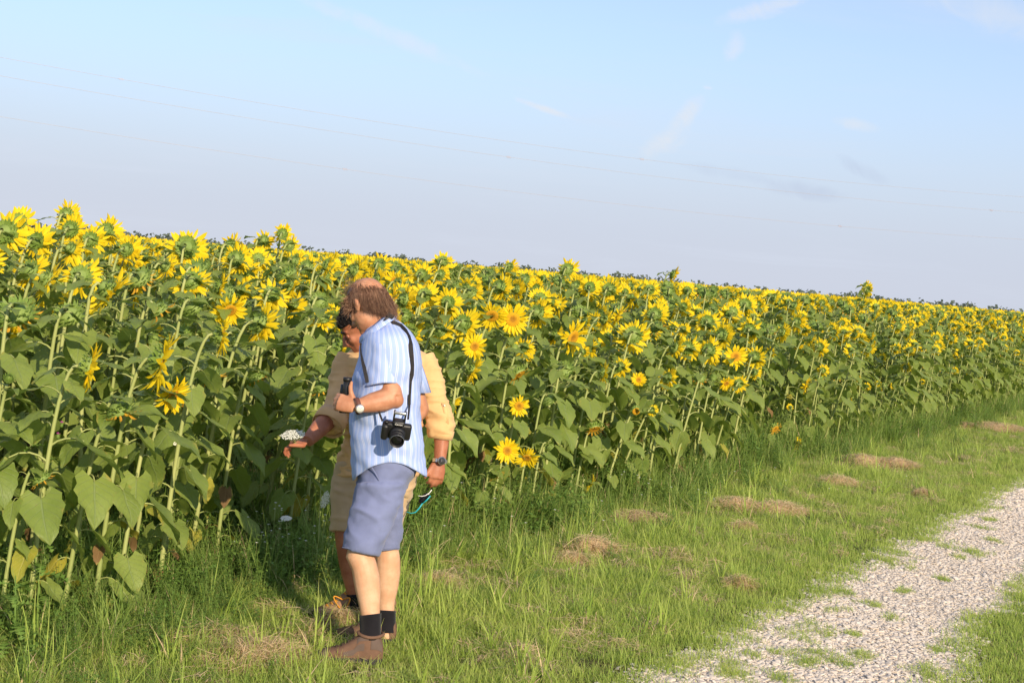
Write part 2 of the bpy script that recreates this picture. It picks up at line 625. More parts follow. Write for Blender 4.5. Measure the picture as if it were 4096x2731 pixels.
def weed_clump(rd, n, h0, h1, leaf, lw, nl):
    """leafy weed: thin stems set with small pointed leaves"""
    mb = MB()
    for _ in range(n):
        a, r = rd.uniform(0, 6.283), 0.10 * math.sqrt(rd.random())
        h = rd.uniform(h0, h1)
        lean = Vector((rd.uniform(-.35, .35), rd.uniform(-.35, .35), 1)).normalized()
        b = Vector((r * math.cos(a), r * math.sin(a), 0))
        mb.tube([b, b + lean * h * 0.5, b + lean * h], [0.002, 0.0016, 0.001], 3, 0, False)
        for i in range(nl):
            k = 0.15 + 0.85 * i / nl
            p = b + lean * (h * k)
            d = 2.4 * i + rd.uniform(-.5, .5)
            o = Vector((math.cos(d), math.sin(d), rd.uniform(-0.25, 0.55))).normalized()
            sd = o.cross(Vector((0, 0, 1))).normalized()
            L, w = leaf * rd.uniform(.6, 1.2) * (1.15 - 0.5 * k), lw * rd.uniform(.7, 1.2) * (1.15 - 0.5 * k)
            dn = Vector((0, 0, -1))
            q = [p, p + o * L * .35 + sd * w, p + o * L * .35 - sd * w, p + o * L * .45 + dn * L * .06, p + o * L + dn * L * rd.uniform(.1, .4)]
            mb.add(q, [(0, 3, 1), (0, 2, 3), (1, 3, 4), (3, 2, 4)], 0)
    return mb


rd = random.Random(11)
# --- the mown verge and the grassy middle of the road
lawn = [proto(grass_clump(rd, 50, .035, .105, .0015, .0034, .085, 1.0, 1.5, .10), [M['grass'], M['straw']]) for _ in range(6)]
lawn += [proto(grass_clump(rd, 40, .025, .06, .0018, .0032, .07, .9, 1.0, .10, 2), [M['grass'], M['straw']]) for _ in range(3)]
lawn += [proto(grass_clump(rd, 14, .15, .34, .005, .009, .05, .75, 1.1, .05, 4), [M['grass'], M['straw']]) for _ in range(3)]
lawn += [proto(lying_straw(rd, 40, .04, .15, .10, .05), [M['straw']]) for _ in range(2)]


def rand_in(s0, s1, t0, t1, dens):
    n = int((s1 - s0) * (t1 - t0) * dens)
    s = rng.uniform(s0, s1, n)
    t = rng.uniform(t0, t1, n)
    P = np.array(E0)[None] + s[:, None] * np.array(DV)[None] + t[:, None] * np.array(TN)[None]
    P[:, 2] = 0
    k = in_view(P, 950, 0.3)
    return s[k], t[k], P[k]


S_, T_, P_ = [], [], []
for (s0, s1, dens) in ((-8, 5, 420), (5, 12, 300), (12, 25, 150), (25, 60, 55)):
    for (t0, t1) in ((0.05, 2.75), (3.0, 5.1)):
        a, b_, c = rand_in(s0, s1, t0, t1, dens)
        S_.append(a), T_.append(b_), P_.append(c)
S_, T_, P_ = np.concatenate(S_), np.concatenate(T_), np.concatenate(P_)
keep, idx, scl = [], [], []
for i in range(len(S_)):
    s, t = S_[i], T_[i]
    l, r = t_left(s), t_right(s)
    edge = min(abs(t - l), abs(t - r))
    if l < t < r and edge > 0.02 + 0.16 * rng.random() ** 3:
        continue
    nz = noise.noise((P_[i, 0] * 1.3, P_[i, 1] * 1.3, 2.0))
    nz2 = noise.noise((P_[i, 0] * 3.1, P_[i, 1] * 3.1, 7.0))
    u = rng.random()
    if t > 3:
        k, sc = 6 + int(u * 3), rng.uniform(.7, 1.25)
    elif l - t < 0.28 + 0.15 * nz:
        k, sc = 6 + int(u * 3), rng.uniform(.7, 1.3)
    elif u < 0.022 + 0.04 * (nz > .25):
        k, sc = 9 + int(rng.random() * 3), rng.uniform(.6, 1.15)
    elif u < 0.06 + 0.30 * max(0, nz2 - .1):
        k, sc = 12 + int(rng.random() * 2), rng.uniform(.7, 1.2)
    else:
        k, sc = int(rng.random() * 6), rng.uniform(.75, 1.25) * (1 + .55 * nz)
    keep.append(i), idx.append(k), scl.append(sc)
# thin tufts growing through the gravel
for (px, py, n, w_) in ((2920, 2690, 40, .10), (3195, 2545, 16, .06), (3265, 2520, 22, .08), (3330, 2440, 8, .05), (3215, 2640, 26, .06), (3270, 2615, 10, .03),
                        (3445, 2625, 18, .05), (3365, 2655, 12, .04), (3150, 2440, 10, .04), (3415, 2540, 8, .03), (3770, 2320, 10, .03), (3895, 2215, 26, .09),
                        (3800, 2190, 10, .06), (3900, 2110, 12, .06), (3630, 2365, 6, .03), (3560, 2475, 6, .03), (3740, 2600, 10, .04), (3500, 2425, 8, .03),
                        (4060, 2340, 8, .04), (3980, 2165, 10, .05), (3130, 2720, 14, .05), (3690, 2690, 18, .07), (3950, 2080, 14, .06), (2700, 2660, 26, .09),
                        (2800, 2590, 12, .06), (3590, 2370, 6, .04), (3010, 2620, 6, .03), (3100, 2615, 5, .02), (3845, 2235, 8, .04), (3560, 2245, 26, .12),
                        (3360, 2370, 22, .10), (3690, 2160, 14, .07), (3590, 2215, 18, .09)):
    c = G(px, py)
    for _ in range(n):
        q = c + Vector((rng.normal() * w_ * .6, rng.normal() * w_ * 1.2, 0))
        P_ = np.vstack([P_, [[q.x, q.y, 0.006]]])
        keep.append(len(P_) - 1), idx.append(6 + int(rng.random() * 3)), scl.append(rng.uniform(.45, .85))
keep = np.array(keep)
n = len(keep)
rot = np.stack([rng.normal(0, .08, n), rng.normal(0, .08, n), rng.uniform(0, 6.283, n)], 1)
scatter('verge_grass', P_[keep], rot, np.array(scl), idx, lawn, 'mown green grass of the verge and the road middle', 'grass')

# --- tall rank growth along the foot of the sunflowers
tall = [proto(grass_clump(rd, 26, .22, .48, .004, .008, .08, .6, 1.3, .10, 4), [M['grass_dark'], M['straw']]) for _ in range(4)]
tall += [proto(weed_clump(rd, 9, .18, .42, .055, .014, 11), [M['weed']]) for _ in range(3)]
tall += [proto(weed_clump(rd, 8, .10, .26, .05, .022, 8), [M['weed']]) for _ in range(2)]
S_, T_, P_ = [], [], []
for (s0, s1, dens) in ((-5, 6, 150), (6, 16, 120), (16, 32, 70), (32, 70, 25)):
    a, b_, c = rand_in(s0, s1, -1.6, 1.2, dens)
    S_.append(a), T_.append(b_), P_.append(c)
S_, T_, P_ = np.concatenate(S_), np.concatenate(T_), np.concatenate(P_)
BLUE_SPOT, TAN_SPOT = Vector((-0.68, 6.4, 0)), Vector((-0.75, 7.1, 0))
keep, idx, scl = [], [], []
for i in range(len(S_)):
    t = T_[i]
    nz = noise.noise((P_[i, 0] * .9, P_[i, 1] * .9, 5.0))
    if t > (0.62 + 0.45 * min(1, max(0, 0.5 - S_[i])) if S_[i] < 1.6 else 0.35) + 0.30 * nz and rng.random() < 0.8:
        continue
    if (Vector(P_[i]) - BLUE_SPOT).length < 0.45:
        continue
    u = rng.random()
    hfac = (0.75 if S_[i] < 1.5 else 1.0) * (1.0 - 0.30 * max(0, t) / 0.5)
    if (Vector(P_[i]) - TAN_SPOT).length < 0.4:
        hfac *= .5
    if u < (.32 if S_[i] < 2 else .5):
        k = int(rng.random() * 4)
    elif u < (.72 if S_[i] < 2 else .88):
        k = 4 + int(rng.random() * 3)
    else:
        k = 7 + int(rng.random() * 2)
    keep.append(i), idx.append(k), scl.append(rng.uniform(.55, 1.15) * hfac * (1 + .7 * noise.noise((P_[i, 0] * 1.7, P_[i, 1] * 1.7, 9.0))))
keep = np.array(keep)
n = len(keep)
rot = np.stack([rng.normal(0, .12, n), rng.normal(0, .12, n), rng.uniform(0, 6.283, n)], 1)
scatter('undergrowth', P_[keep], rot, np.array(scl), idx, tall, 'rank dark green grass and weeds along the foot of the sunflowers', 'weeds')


# ------------------------------------------------------------------ stones of the gravel track
def stone_mesh(rd):
    bm = bmesh.new()
    sd = rd.uniform(0, 50)
    bmesh.ops.create_icosphere(bm, subdivisions=2, radius=0.5)
    for v in bm.verts:
        v.co *= 1 + .28 * noise.noise(v.co * 2.6 + Vector((sd, 0, sd * .7)))
        v.co.x *= 1.15
        v.co.y *= .85
        v.co.z *= .25
    me = bpy.data.meshes.new('stone')
    bm.to_mesh(me)
    bm.free()
    me.polygons.foreach_set('use_smooth', [True] * len(me.polygons))
    return me


def stone_mat():
    m, nb, b = new_mat('limestone', 0.9, 0.15)
    oi = m.node_tree.nodes.new('ShaderNodeObjectInfo')
    t = m.node_tree.nodes.new('ShaderNodeTexCoord')
    c = nb.mix(oi.outputs['Random'], (0.56, 0.48, 0.40), (0.72, 0.65, 0.57))
    nb.put(b.inputs['Base Color'], nb.mix(nb.ramp(nb.noise(t.outputs['Object'], 4.0, 3), 0.45, 0.75, 0, .5), c, (0.40, 0.33, 0.26)))
    return m


SM = stone_mat()
stone_meshes = [stone_mesh(rd) for _ in range(7)]
for me in stone_meshes:
    me.materials.append(SM)
S_, T_, P_ = [], [], []
for (s0, s1, dens) in ((-4, 4, 5600), (4, 9, 3600), (9, 18, 1500), (18, 45, 400)):
    a, b_, c = rand_in(s0, s1, 2.1, 3.95, dens)
    S_.append(a), T_.append(b_), P_.append(c)
S_, T_, P_ = np.concatenate(S_), np.concatenate(T_), np.concatenate(P_)
ok = np.array([(t_left(s) - .05 - .1 * rng.random() ** 2) < t < (t_right(s) + .12 * rng.random()) for s, t in zip(S_, T_)])
S_, T_, P_ = S_[ok], T_[ok], P_[ok]
size = np.clip(rng.lognormal(math.log(.0145), .45, len(S_)), .006, .046) * np.where(S_ > 9, 1.5, 1.0) * np.where(S_ > 18, 1.5, 1.0)
dist = np.hypot(P_[:, 0], P_[:, 1])
big = np.argsort(-(size / dist) * in_view(P_, -20))[:300]
rest = np.setdiff1d(np.arange(len(S_)), big)
P_[:, 2] = 0.004 + size * 0.05
rot = np.stack([rng.normal(0, .22, len(S_)), rng.normal(0, .22, len(S_)), rng.uniform(0, 6.283, len(S_))], 1)
for i in big:
    o = bpy.data.objects.new('stone', random.choice(stone_meshes))
    link(o, tracks[0])
    o.location, o.rotation_euler, o.scale = P_[i], rot[i], (size[i],) * 3
g = scatter('loose_gravel', P_[rest], rot[rest], size[rest], rng.integers(0, 7, len(rest)), [bpy.data.objects.new('kind', me) for me in stone_meshes])
g.parent = tracks[0]

# ------------------------------------------------------------------ far wood on the skyline
mb = MB()
rw = random.Random(5)
for i in range(230):
    a = R(-27) + R(54) * i / 229 + rw.uniform(-.004, .004)
    D = rw.uniform(345, 400)
    zb = fall(D)
    top = 1.8 + (12 - 12 * a + 8 * (noise.noise((a * 9, 1.0, 0)) + .4 * noise.noise((a * 41, 3.0, 0)))) * D / FPX + rw.uniform(-.5, .9)
    c = Vector((D * math.sin(a), D * math.cos(a), 0))
    mb.tube([c + Vector((0, 0, zb - .3)), c + Vector((0, 0, zb + (top - zb) * .6))], [.22, .1], 4, 1, False)
    H = top - zb
    for _ in range(420):
        th, rr = rw.uniform(0, 6.283), rw.random() ** .55
        ph = rw.uniform(-1, 1)
        k = math.sqrt(1 - ph * ph)
        q = c + Vector((3.4 * rr * k * math.cos(th), 3.4 * rr * k * math.sin(th), zb + H * .62 + H * .38 * rr * ph * .98))
        u = Vector((rw.uniform(-1, 1), rw.uniform(-1, 1), rw.uniform(-.6, .6))).normalized()
        v = u.orthogonal().normalized()
        sz = rw.uniform(.3, .65)
        mb.add([q - u * sz, q + v * sz * .7, q + u * sz, q - v * sz * .7], [(0, 1, 2, 3)], 0)
M['hazed_leaf'] = foliage('hazed_tree_leaf', (0.075, 0.10, 0.075), (0.12, 0.145, 0.105), 0.2, 0.7, 0.1, nscale=.3)  # haze of the distance is put into this greyed leaf colour
M['bark'] = plain('bark', (0.10, 0.08, 0.06), 0.9)
tag(mb.build('distant_wood', [M['hazed_leaf'], M['bark']]), 'grey green wood along the far skyline', 'wood', kind='stuff')

# ------------------------------------------------------------------ overhead lines
M['wire'] = plain('weathered_conductor', (0.50, 0.44, 0.42), 0.6, 0.3, 0.3)
M['marker'] = plain('bird_marker', (0.78, 0.58, 0.55), 0.6)
wire_names = ('highest of the three thin power lines across the sky', 'middle one of the three thin power lines across the sky', 'lowest of the three thin power lines across the sky')
LN = [((0, 230), (2048, 568), (4096, 788)), ((0, 304), (2048, 631), (4096, 851)), ((0, 467), (2048, 766), (4096, 958))]
MK = [((485, 320), (2568, 637)), ((2035, 628), (3965, 842)), ((1380, 680), (3360, 905))]
for k in range(3):
    pl, pr = Vector((-30.2, 84, 0)), Vector((42.8, 119, 0))
    off = Vector((-.43, .9, 0)) * (1.3 * k)
    pl, pr = pl + off, pr + off

    def on_wire(px, py):
        d = ray(px, py)
        e = pr - pl
        # ray meets the vertical plane through the line
        nrm = Vector((-e.y, e.x, 0))
        t = (pl - CP).dot(nrm) / d.dot(nrm)
        return CP + d * t
    A, B, C = (on_wire(*q) for q in LN[k])
    e = (pr - pl).normalized()
    us = [(q - pl).dot(e) for q in (A, B, C)]
    co = np.polyfit(us, [A.z, B.z, C.z], 2)
    mb = MB()
    pts = []
    for j in range(61):
        u = us[0] - 25 + (us[2] - us[0] + 50) * j / 60
        p = pl + e * u
        p.z = float(np.polyval(co, u))
        pts.append(p)
    root = empty('power_line', pts[0])
    tag(root, wire_names[k], 'power line', 'power lines over the field')
    mb.tube([p - pts[0] for p in pts], .0085, 5)
    mb.build('wire', M['wire'], root)
    for q in MK[k]:
        c = on_wire(*q)
        c.z = float(np.polyval(co, (c - pl).dot(e)))
        mb = MB()
        pp = []
        for j in range(33):
            a = j / 32 * 6.283 * 4
            pp.append(c - pts[0] + e * (-.16 + .32 * j / 32) + Vector((-e.y, e.x, 0)) * (.07 * math.cos(a)) + Vector((0, 0, (.07) * math.sin(a))))
        mb.tube(pp, .006, 4)
        mb.build('bird_marker', M['marker'], root)

# ------------------------------------------------------------------ sunflowers
Z = Vector((0, 0, 1))


def leaf_mb(rd, L, wd, pet, droop, curl, res=9, mi=0, pmi=1, ragged=0.0):
    """heart shaped leaf with its stalk; grows out along +Y from the origin"""
    mb = MB()
    # stalk rises outwards, then bends over
    p, ang = Vector((0, 0, 0)), R(38)
    pts = [p.copy()]
    for i in range(4):
        p = p + Vector((0, math.cos(ang), math.sin(ang))) * (pet / 4)
        ang -= (R(38) + droop * .55) / 4
        pts.append(p.copy())
    mb.tube(pts, [.0055, .0045, .004, .0035, .003], 4, pmi, False)
    a = -droop * 0.55
    rows, uv = [], []
    nu = 6
    cup = rd.uniform(-.25, .30)
    tw = rd.uniform(-.25, .25)
    sway = rd.uniform(-.12, .12)
    c = p - Vector((0, math.cos(a), math.sin(a))) * L * .02
    for i in range(res + 1):
        t = i / res
        w = wd * (math.sin(math.pi * min(1.0, (t * .93 + .045)) ** .62) ** .8) * (1 - .25 * t)
        if i == res:
            w = wd * .015
        fwd = Vector((0, math.cos(a), math.sin(a)))
        up = Vector((0, -math.sin(a), math.cos(a)))
        row = []
        for j in range(nu + 1):
            u = j / nu * 2 - 1
            back = -L * .20 * (abs(u) ** 1.4) * (1 - t) ** 2.5
            if abs(u) > .9:
                ww = w * (1 + (.06 if i % 2 else -.05) + ragged * rd.uniform(-.5, .15))
            else:
                ww = w
            hz = cup * abs(u) ** 1.5 * w * .9 - .10 * w * (1 - abs(u)) + .045 * L * math.sin(7.5 * t + 2.6 * u + 3 * cup) * abs(u) + .02 * L * math.sin(13 * t + 5 * u)
            row.append(c + fwd * back + Vector((1, 0, 0)) * (u * ww + sway * L * t * t) + up * (hz + tw * u * w * t))
            uv.append((j / nu, t))
        rows.append(row)
        c = c + fwd * (L / res)
        a -= curl / res * (.6 + .8 * t)
    mb.grid(rows, mi, uvs=uv)
    return mb


rl = random.Random(21)
LEAF = {}       # (kind, droop level) -> list of meshes; kinds share their mesh data between plants
for kind, mats in (('green', [M['leaf'], M['stem']]), ('yellow', [M['leaf_yellow'], M['stem']]), ('brown', [M['leaf_brown'], M['leaf_brown']])):
    for dl in range(4):
        LEAF[kind, dl] = []
        for _ in range(5 if kind == 'green' else 3):
            d = [R(-5), R(25), R(55), R(85)][dl] + rl.uniform(-.12, .12)
            L = rl.uniform(.17, .22)
            LEAF[kind, dl].append(leaf_mb(rl, L, L * rl.uniform(.36, .46), rl.uniform(.09, .15), d, rl.uniform(.3, .9), ragged=.0 if kind == 'green' and rl.random() < .6 else .3).mesh('leaf', mats))


def petal_mb(rd, L, w, curl, res=4, mi=0):
    """ray petal: grows along +Y from the origin, upper side +Z"""
    mb = MB()
    rows, uv = [], []
    a = rd.uniform(-.05, .15)
    p = Vector((0, 0, 0))
    for i in range(res + 1):
        t = i / res
        ww = w * .5 * (math.sin(math.pi * (t * .86 + .10)) ** .75) if i < res else w * .03
        n = Vector((0, -math.sin(a), math.cos(a)))
        rows.append([p + Vector((-ww, 0, 0)) + n * ww * .35, p.copy() - n * ww * .1, p + Vector((ww, 0, 0)) + n * ww * .35])
        uv += [(0, t), (.5, t), (1, t)]
        p = p + Vector((0, math.cos(a), math.sin(a))) * (L / res)
        a += curl / res
    mb.grid(rows, mi, uvs=uv)
    return mb


PETAL = [petal_mb(rl, rl.uniform(.070, .090), rl.uniform(.021, .028), rl.uniform(-.7, .55)).mesh('petal', [M['petal']]) for _ in range(7)]
PETAL_OLD = [petal_mb(rl, rl.uniform(.045, .06), rl.uniform(.010, .016), rl.uniform(-1.8, -.8)).mesh('petal', [M['petal_old']]) for _ in range(4)]


def head_mb(rd, rdisc, nbr, old=False, lo=False):
    """green back, bracts and seed disc; the face looks along +Z, stalk comes in from -Z"""
    mb = MB()
    seg = 10 if lo else 16
    prof = [(.011, -.052), (.020, -.045), (rdisc * .55, -.034), (rdisc * .92, -.018), (rdisc * 1.06, -.002), (rdisc * 1.0, .006)]
    if old:
        prof = [(.013, -.05), (.028, -.047), (rdisc * .6, -.040), (rdisc * .95, -.024), (rdisc * 1.10, .0), (rdisc * 1.0, .010)]
    if lo:
        prof = prof[::2] + [prof[-1]]
    rows = [[Vector((r * math.cos(6.28318 * k / seg), r * math.sin(6.28318 * k / seg), z)) for k in range(seg)] for r, z in prof]
    mb.grid(rows, 0, True)
    # face
    face = [(rdisc * 1.0, .006), (rdisc * .75, .011), (rdisc * .45, .010), (rdisc * .18, .006), (.001, .005)]
    if lo:
        face = [face[0], face[1], face[4]]
    mb.grid([[Vector((r * math.cos(6.28318 * k / seg), r * math.sin(6.28318 * k / seg), z)) for k in range(seg)] for r, z in face], 1, True)
    # bracts in two rounds, pointed, spreading
    for ring in range(1 if lo else 3):
        for k in range(nbr):
            a = 6.28318 * (k + .5 * ring) / nbr + rd.uniform(-.1, .1)
            o = Vector((math.cos(a), math.sin(a), 0))
            sd = Vector((-o.y, o.x, 0))
            L = rd.uniform(.020, .034) * (1.35 if old else 1) * (rdisc / .05) ** .5
            w = rd.uniform(.008, .012)
            b = o * (rdisc * (1.0, .90, .66)[ring]) + Z * (-.005, -.019, -.031)[ring]
            e = rd.uniform(-.5, .25) - (.25 if ring == 1 else 0)
            u = (o * math.cos(e) + Z * math.sin(e))
            u2 = (o * math.cos(e - .7) + Z * math.sin(e - .7))
            m_ = b + u * L * .55
            mb.add([b - sd * w, b + sd * w, m_ + sd * w * .7, m_ - sd * w * .7, m_ + u2 * L * .5], [(0, 1, 2, 3), (3, 2, 4)], 2)
    return mb


HM = [M['head_green'], M['disc'], M['bract']]
HEAD = [head_mb(rl, r, 17).mesh('flower_head', HM) for r in (.040, .046, .052, .056)]
HEAD_R = [.040, .046, .052, .056]
HEAD_OLD = [head_mb(rl, r, 19, True).mesh('flower_head', HM) for r in (.058, .068, .075)]
HEAD_OLD_R = [.058, .068, .075]


def bud_mb(rd):
    mb = MB()
    mb.ball((0, 0, -.012), (.034, .034, .030), 12, 8, 0)
    mb.tube([(0, 0, -.05), (0, 0, -.035)], [.010, .014], 8, 0)
    for ring in range(3):
        for k in range(13):
            a = 6.28318 * (k + .33 * ring) / 13
            o = Vector((math.cos(a), math.sin(a), 0))
            sd = Vector((-o.y, o.x, 0))
            b = o * (.031 - .003 * ring) + Z * (-.020 + .008 * ring)
            m_ = b + (o * .35 + Z).normalized() * .024 - o * .008 * ring * .5
            t_ = m_ + (o * (.5 - .75 * ring) + Z).normalized() * .024
            mb.add([b - sd * .010, b + sd * .010, m_ + sd * .007, m_ - sd * .007, t_], [(0, 1, 2, 3), (3, 2, 4)], 2)
    return mb


BUD = bud_mb(rl).mesh('flower_head', HM)


def petal_place(rd, rdisc, old):
    """where each petal of a head sits: list of (mesh, matrix)"""
    out = []
    n = rd.randint(30, 38) if not old else rd.randint(10, 18)
    for k in range(n):
        a = 6.28318 * k / n + rd.uniform(-.12, .12)
        tilt = rd.uniform(-.30, .60) if not old else rd.uniform(.3, 1.3)
        sc = rd.uniform(.85, 1.12)
        z = .004 - .004 * (k % 2)
        m = Matrix.Rotation(a - math.pi / 2, 4, 'Z') @ Matrix.Translation((0, rdisc * .97, z)) @ Matrix.Rotation(tilt, 4, 'X') @ Matrix.Rotation(rd.uniform(-.4, .4), 4, 'Y') @ Matrix.Scale(sc, 4)
        out.append((rd.choice(PETAL_OLD if old else PETAL), m))
    return out


def join_into(mb, me, mat, mimap):
    k = len(mb.v)
    vs = [mat @ v.co for v in me.vertices]
    uvd = me.uv_layers[0].data
    uvs = [(0.0, 0.0)] * len(vs)
    for l in me.loops:
        uvs[l.vertex_index] = tuple(uvd[l.index].uv)
    mb.v.extend([tuple(p) for p in vs])
    mb.uv.extend(uvs)
    for p in me.polygons:
        mb.f.append(tuple(i + k for i in p.vertices))
        mb.mi.append(mimap[p.material_index])
        mb.sm.append(True)


# whole rings of petals for heads that are further off
RINGS, RINGS_OLD = [], []
for r in HEAD_R:
    mb = MB()
    for me, m in petal_place(rl, r, False):
        join_into(mb, me, m, [0])
    RINGS.append(mb.mesh('petals', [M['petal']]))
for r in HEAD_OLD_R:
    mb = MB()
    for me, m in petal_place(rl, r, True):
        join_into(mb, me, m, [0])
    RINGS_OLD.append(mb.mesh('petals', [M['petal_old']]))


def face_vec(az, nod):
    """az: 0 = away from the camera, 90 = to the right, 180 = to the camera; nod: degrees below the horizontal"""
    a, n = R(az), R(nod)
    return Vector((math.sin(a) * math.cos(n), math.cos(a) * math.cos(n), -math.sin(n)))


def frame_z(d):
    d = Vector(d).normalized()
    return d.to_track_quat('Z', 'Y').to_matrix().to_4x4()


def stem_curve(tip, face, h, n=12):
    """from the root to the back of the head: upright first, then bent over to the facing direction"""
    p1 = Vector(tip) - face * .048
    t0 = Vector((p1.x * .35, p1.y * .35, h * 1.05))
    k = min(.55, .22 + .25 * max(0, -face.z))
    t1 = face * (h * k)
    out = []
    for i in range(n + 1):
        t = (i / n)
        t = t + .18 * t * (1 - t) * (2 * t - .4)
        a, b, c, d = 2 * t**3 - 3 * t**2 + 1, t**3 - 2 * t**2 + t, -2 * t**3 + 3 * t**2, t**3 - t**2
        out.append(t0 * b + p1 * c + t1 * d)
    return out


def at_curve(pts, t):
    k = min(len(pts) - 1.001, t * (len(pts) - 1))
    i = int(k)
    return pts[i].lerp(pts[i + 1], k - i), (pts[i + 1] - pts[i]).normalized()


def plan_plant(rd, h, tip, face, kind, front):
    """stem points and leaf places of one plant (coordinates from its root)"""
    pts = stem_curve(tip, face, h)
    leaves = []
    small = h < .75
    n = rd.randint(18, 22) if front and h > 1.0 else rd.randint(16, 20) if h > 1.1 else rd.randint(8, 12)
    a = rd.uniform(0, 6.283)
    for i in range(n):
        t = (.07 if front else .12) + (.93 - (.07 if front else .12)) * (i / (n - 1)) ** (1.0 if front else .85)
        p, d = at_curve(pts, t)
        a += 2.4 + rd.uniform(-.35, .35)
        dl = 3 if t < .42 else (2 if t < .66 else (1 if t < .85 else 0))
        dl = max(0, min(3, dl + rd.choice((-1, 0, 0, 1))))
        k = 'green'
        if t < .30 and front:
            k = rd.choice(('green', 'yellow', 'green', 'green', 'green', 'green', 'brown', 'yellow'))
        sc = (.48 + .58 * math.sin(math.pi * min(1, t * .95 + .08))) * rd.uniform(.8, 1.2) * (.62 if small else 1)
        if k != 'green':
            sc *= .75 if k == 'yellow' else .55
        if t > .70:
            sc *= .80
        if t > .88:
            sc *= .68
        leaves.append((k, dl, p, a, rd.uniform(-.15, .15), sc))
    return pts, leaves


def stem_mb(pts, h, seg=6, mi=0, r0=None):
    mb = MB()
    r0 = r0 or (.0075 + .0055 * min(1.6, h) / 1.6)
    mb.tube(pts, [r0 * (1.15 - .55 * i / (len(pts) - 1)) for i in range(len(pts))], seg, mi, True)
    return mb


def leaf_matrix(p, a, roll, sc):
    return Matrix.Translation(p) @ Matrix.Rotation(a, 4, 'Z') @ Matrix.Rotation(roll, 4, 'Y') @ Matrix.Scale(sc, 4)


def make_sunflower(rd, base, h, tip, face, kind, hs, single_petals, front):
    root = empty('sunflower', base)
    pts, leaves = plan_plant(rd, h, tip, face, kind, front)
    stem_mb(pts, h).build('stem', [M['stem']], root)
    for (k, dl, p, a, ro, sc) in leaves:
        o = link(bpy.data.objects.new('leaf', rd.choice(LEAF[k, dl])), root)
        o.matrix_local = leaf_matrix(p, a, ro, sc)
    old = kind in ('old', 'green')
    i = rd.randrange(len(HEAD_OLD if old else HEAD))
    hd = link(bpy.data.objects.new('flower_head', BUD if kind == 'bud' else (HEAD_OLD if old else HEAD)[i]), root)
    hd.matrix_local = Matrix.Translation(tip) @ frame_z(face) @ Matrix.Rotation(rd.uniform(0, 6.28), 4, 'Z') @ Matrix.Scale(hs, 4)
    if kind == 'green' or kind == 'bud':
        return root
    rdisc = (HEAD_OLD_R if old else HEAD_R)[i]
    if single_petals:
        for me, m in petal_place(rd, rdisc, old):
            o = link(bpy.data.objects.new('petal', me), hd)
            o.matrix_local = m
    else:
        o = link(bpy.data.objects.new('petals', (RINGS_OLD if old else RINGS)[i]), hd)
    return root


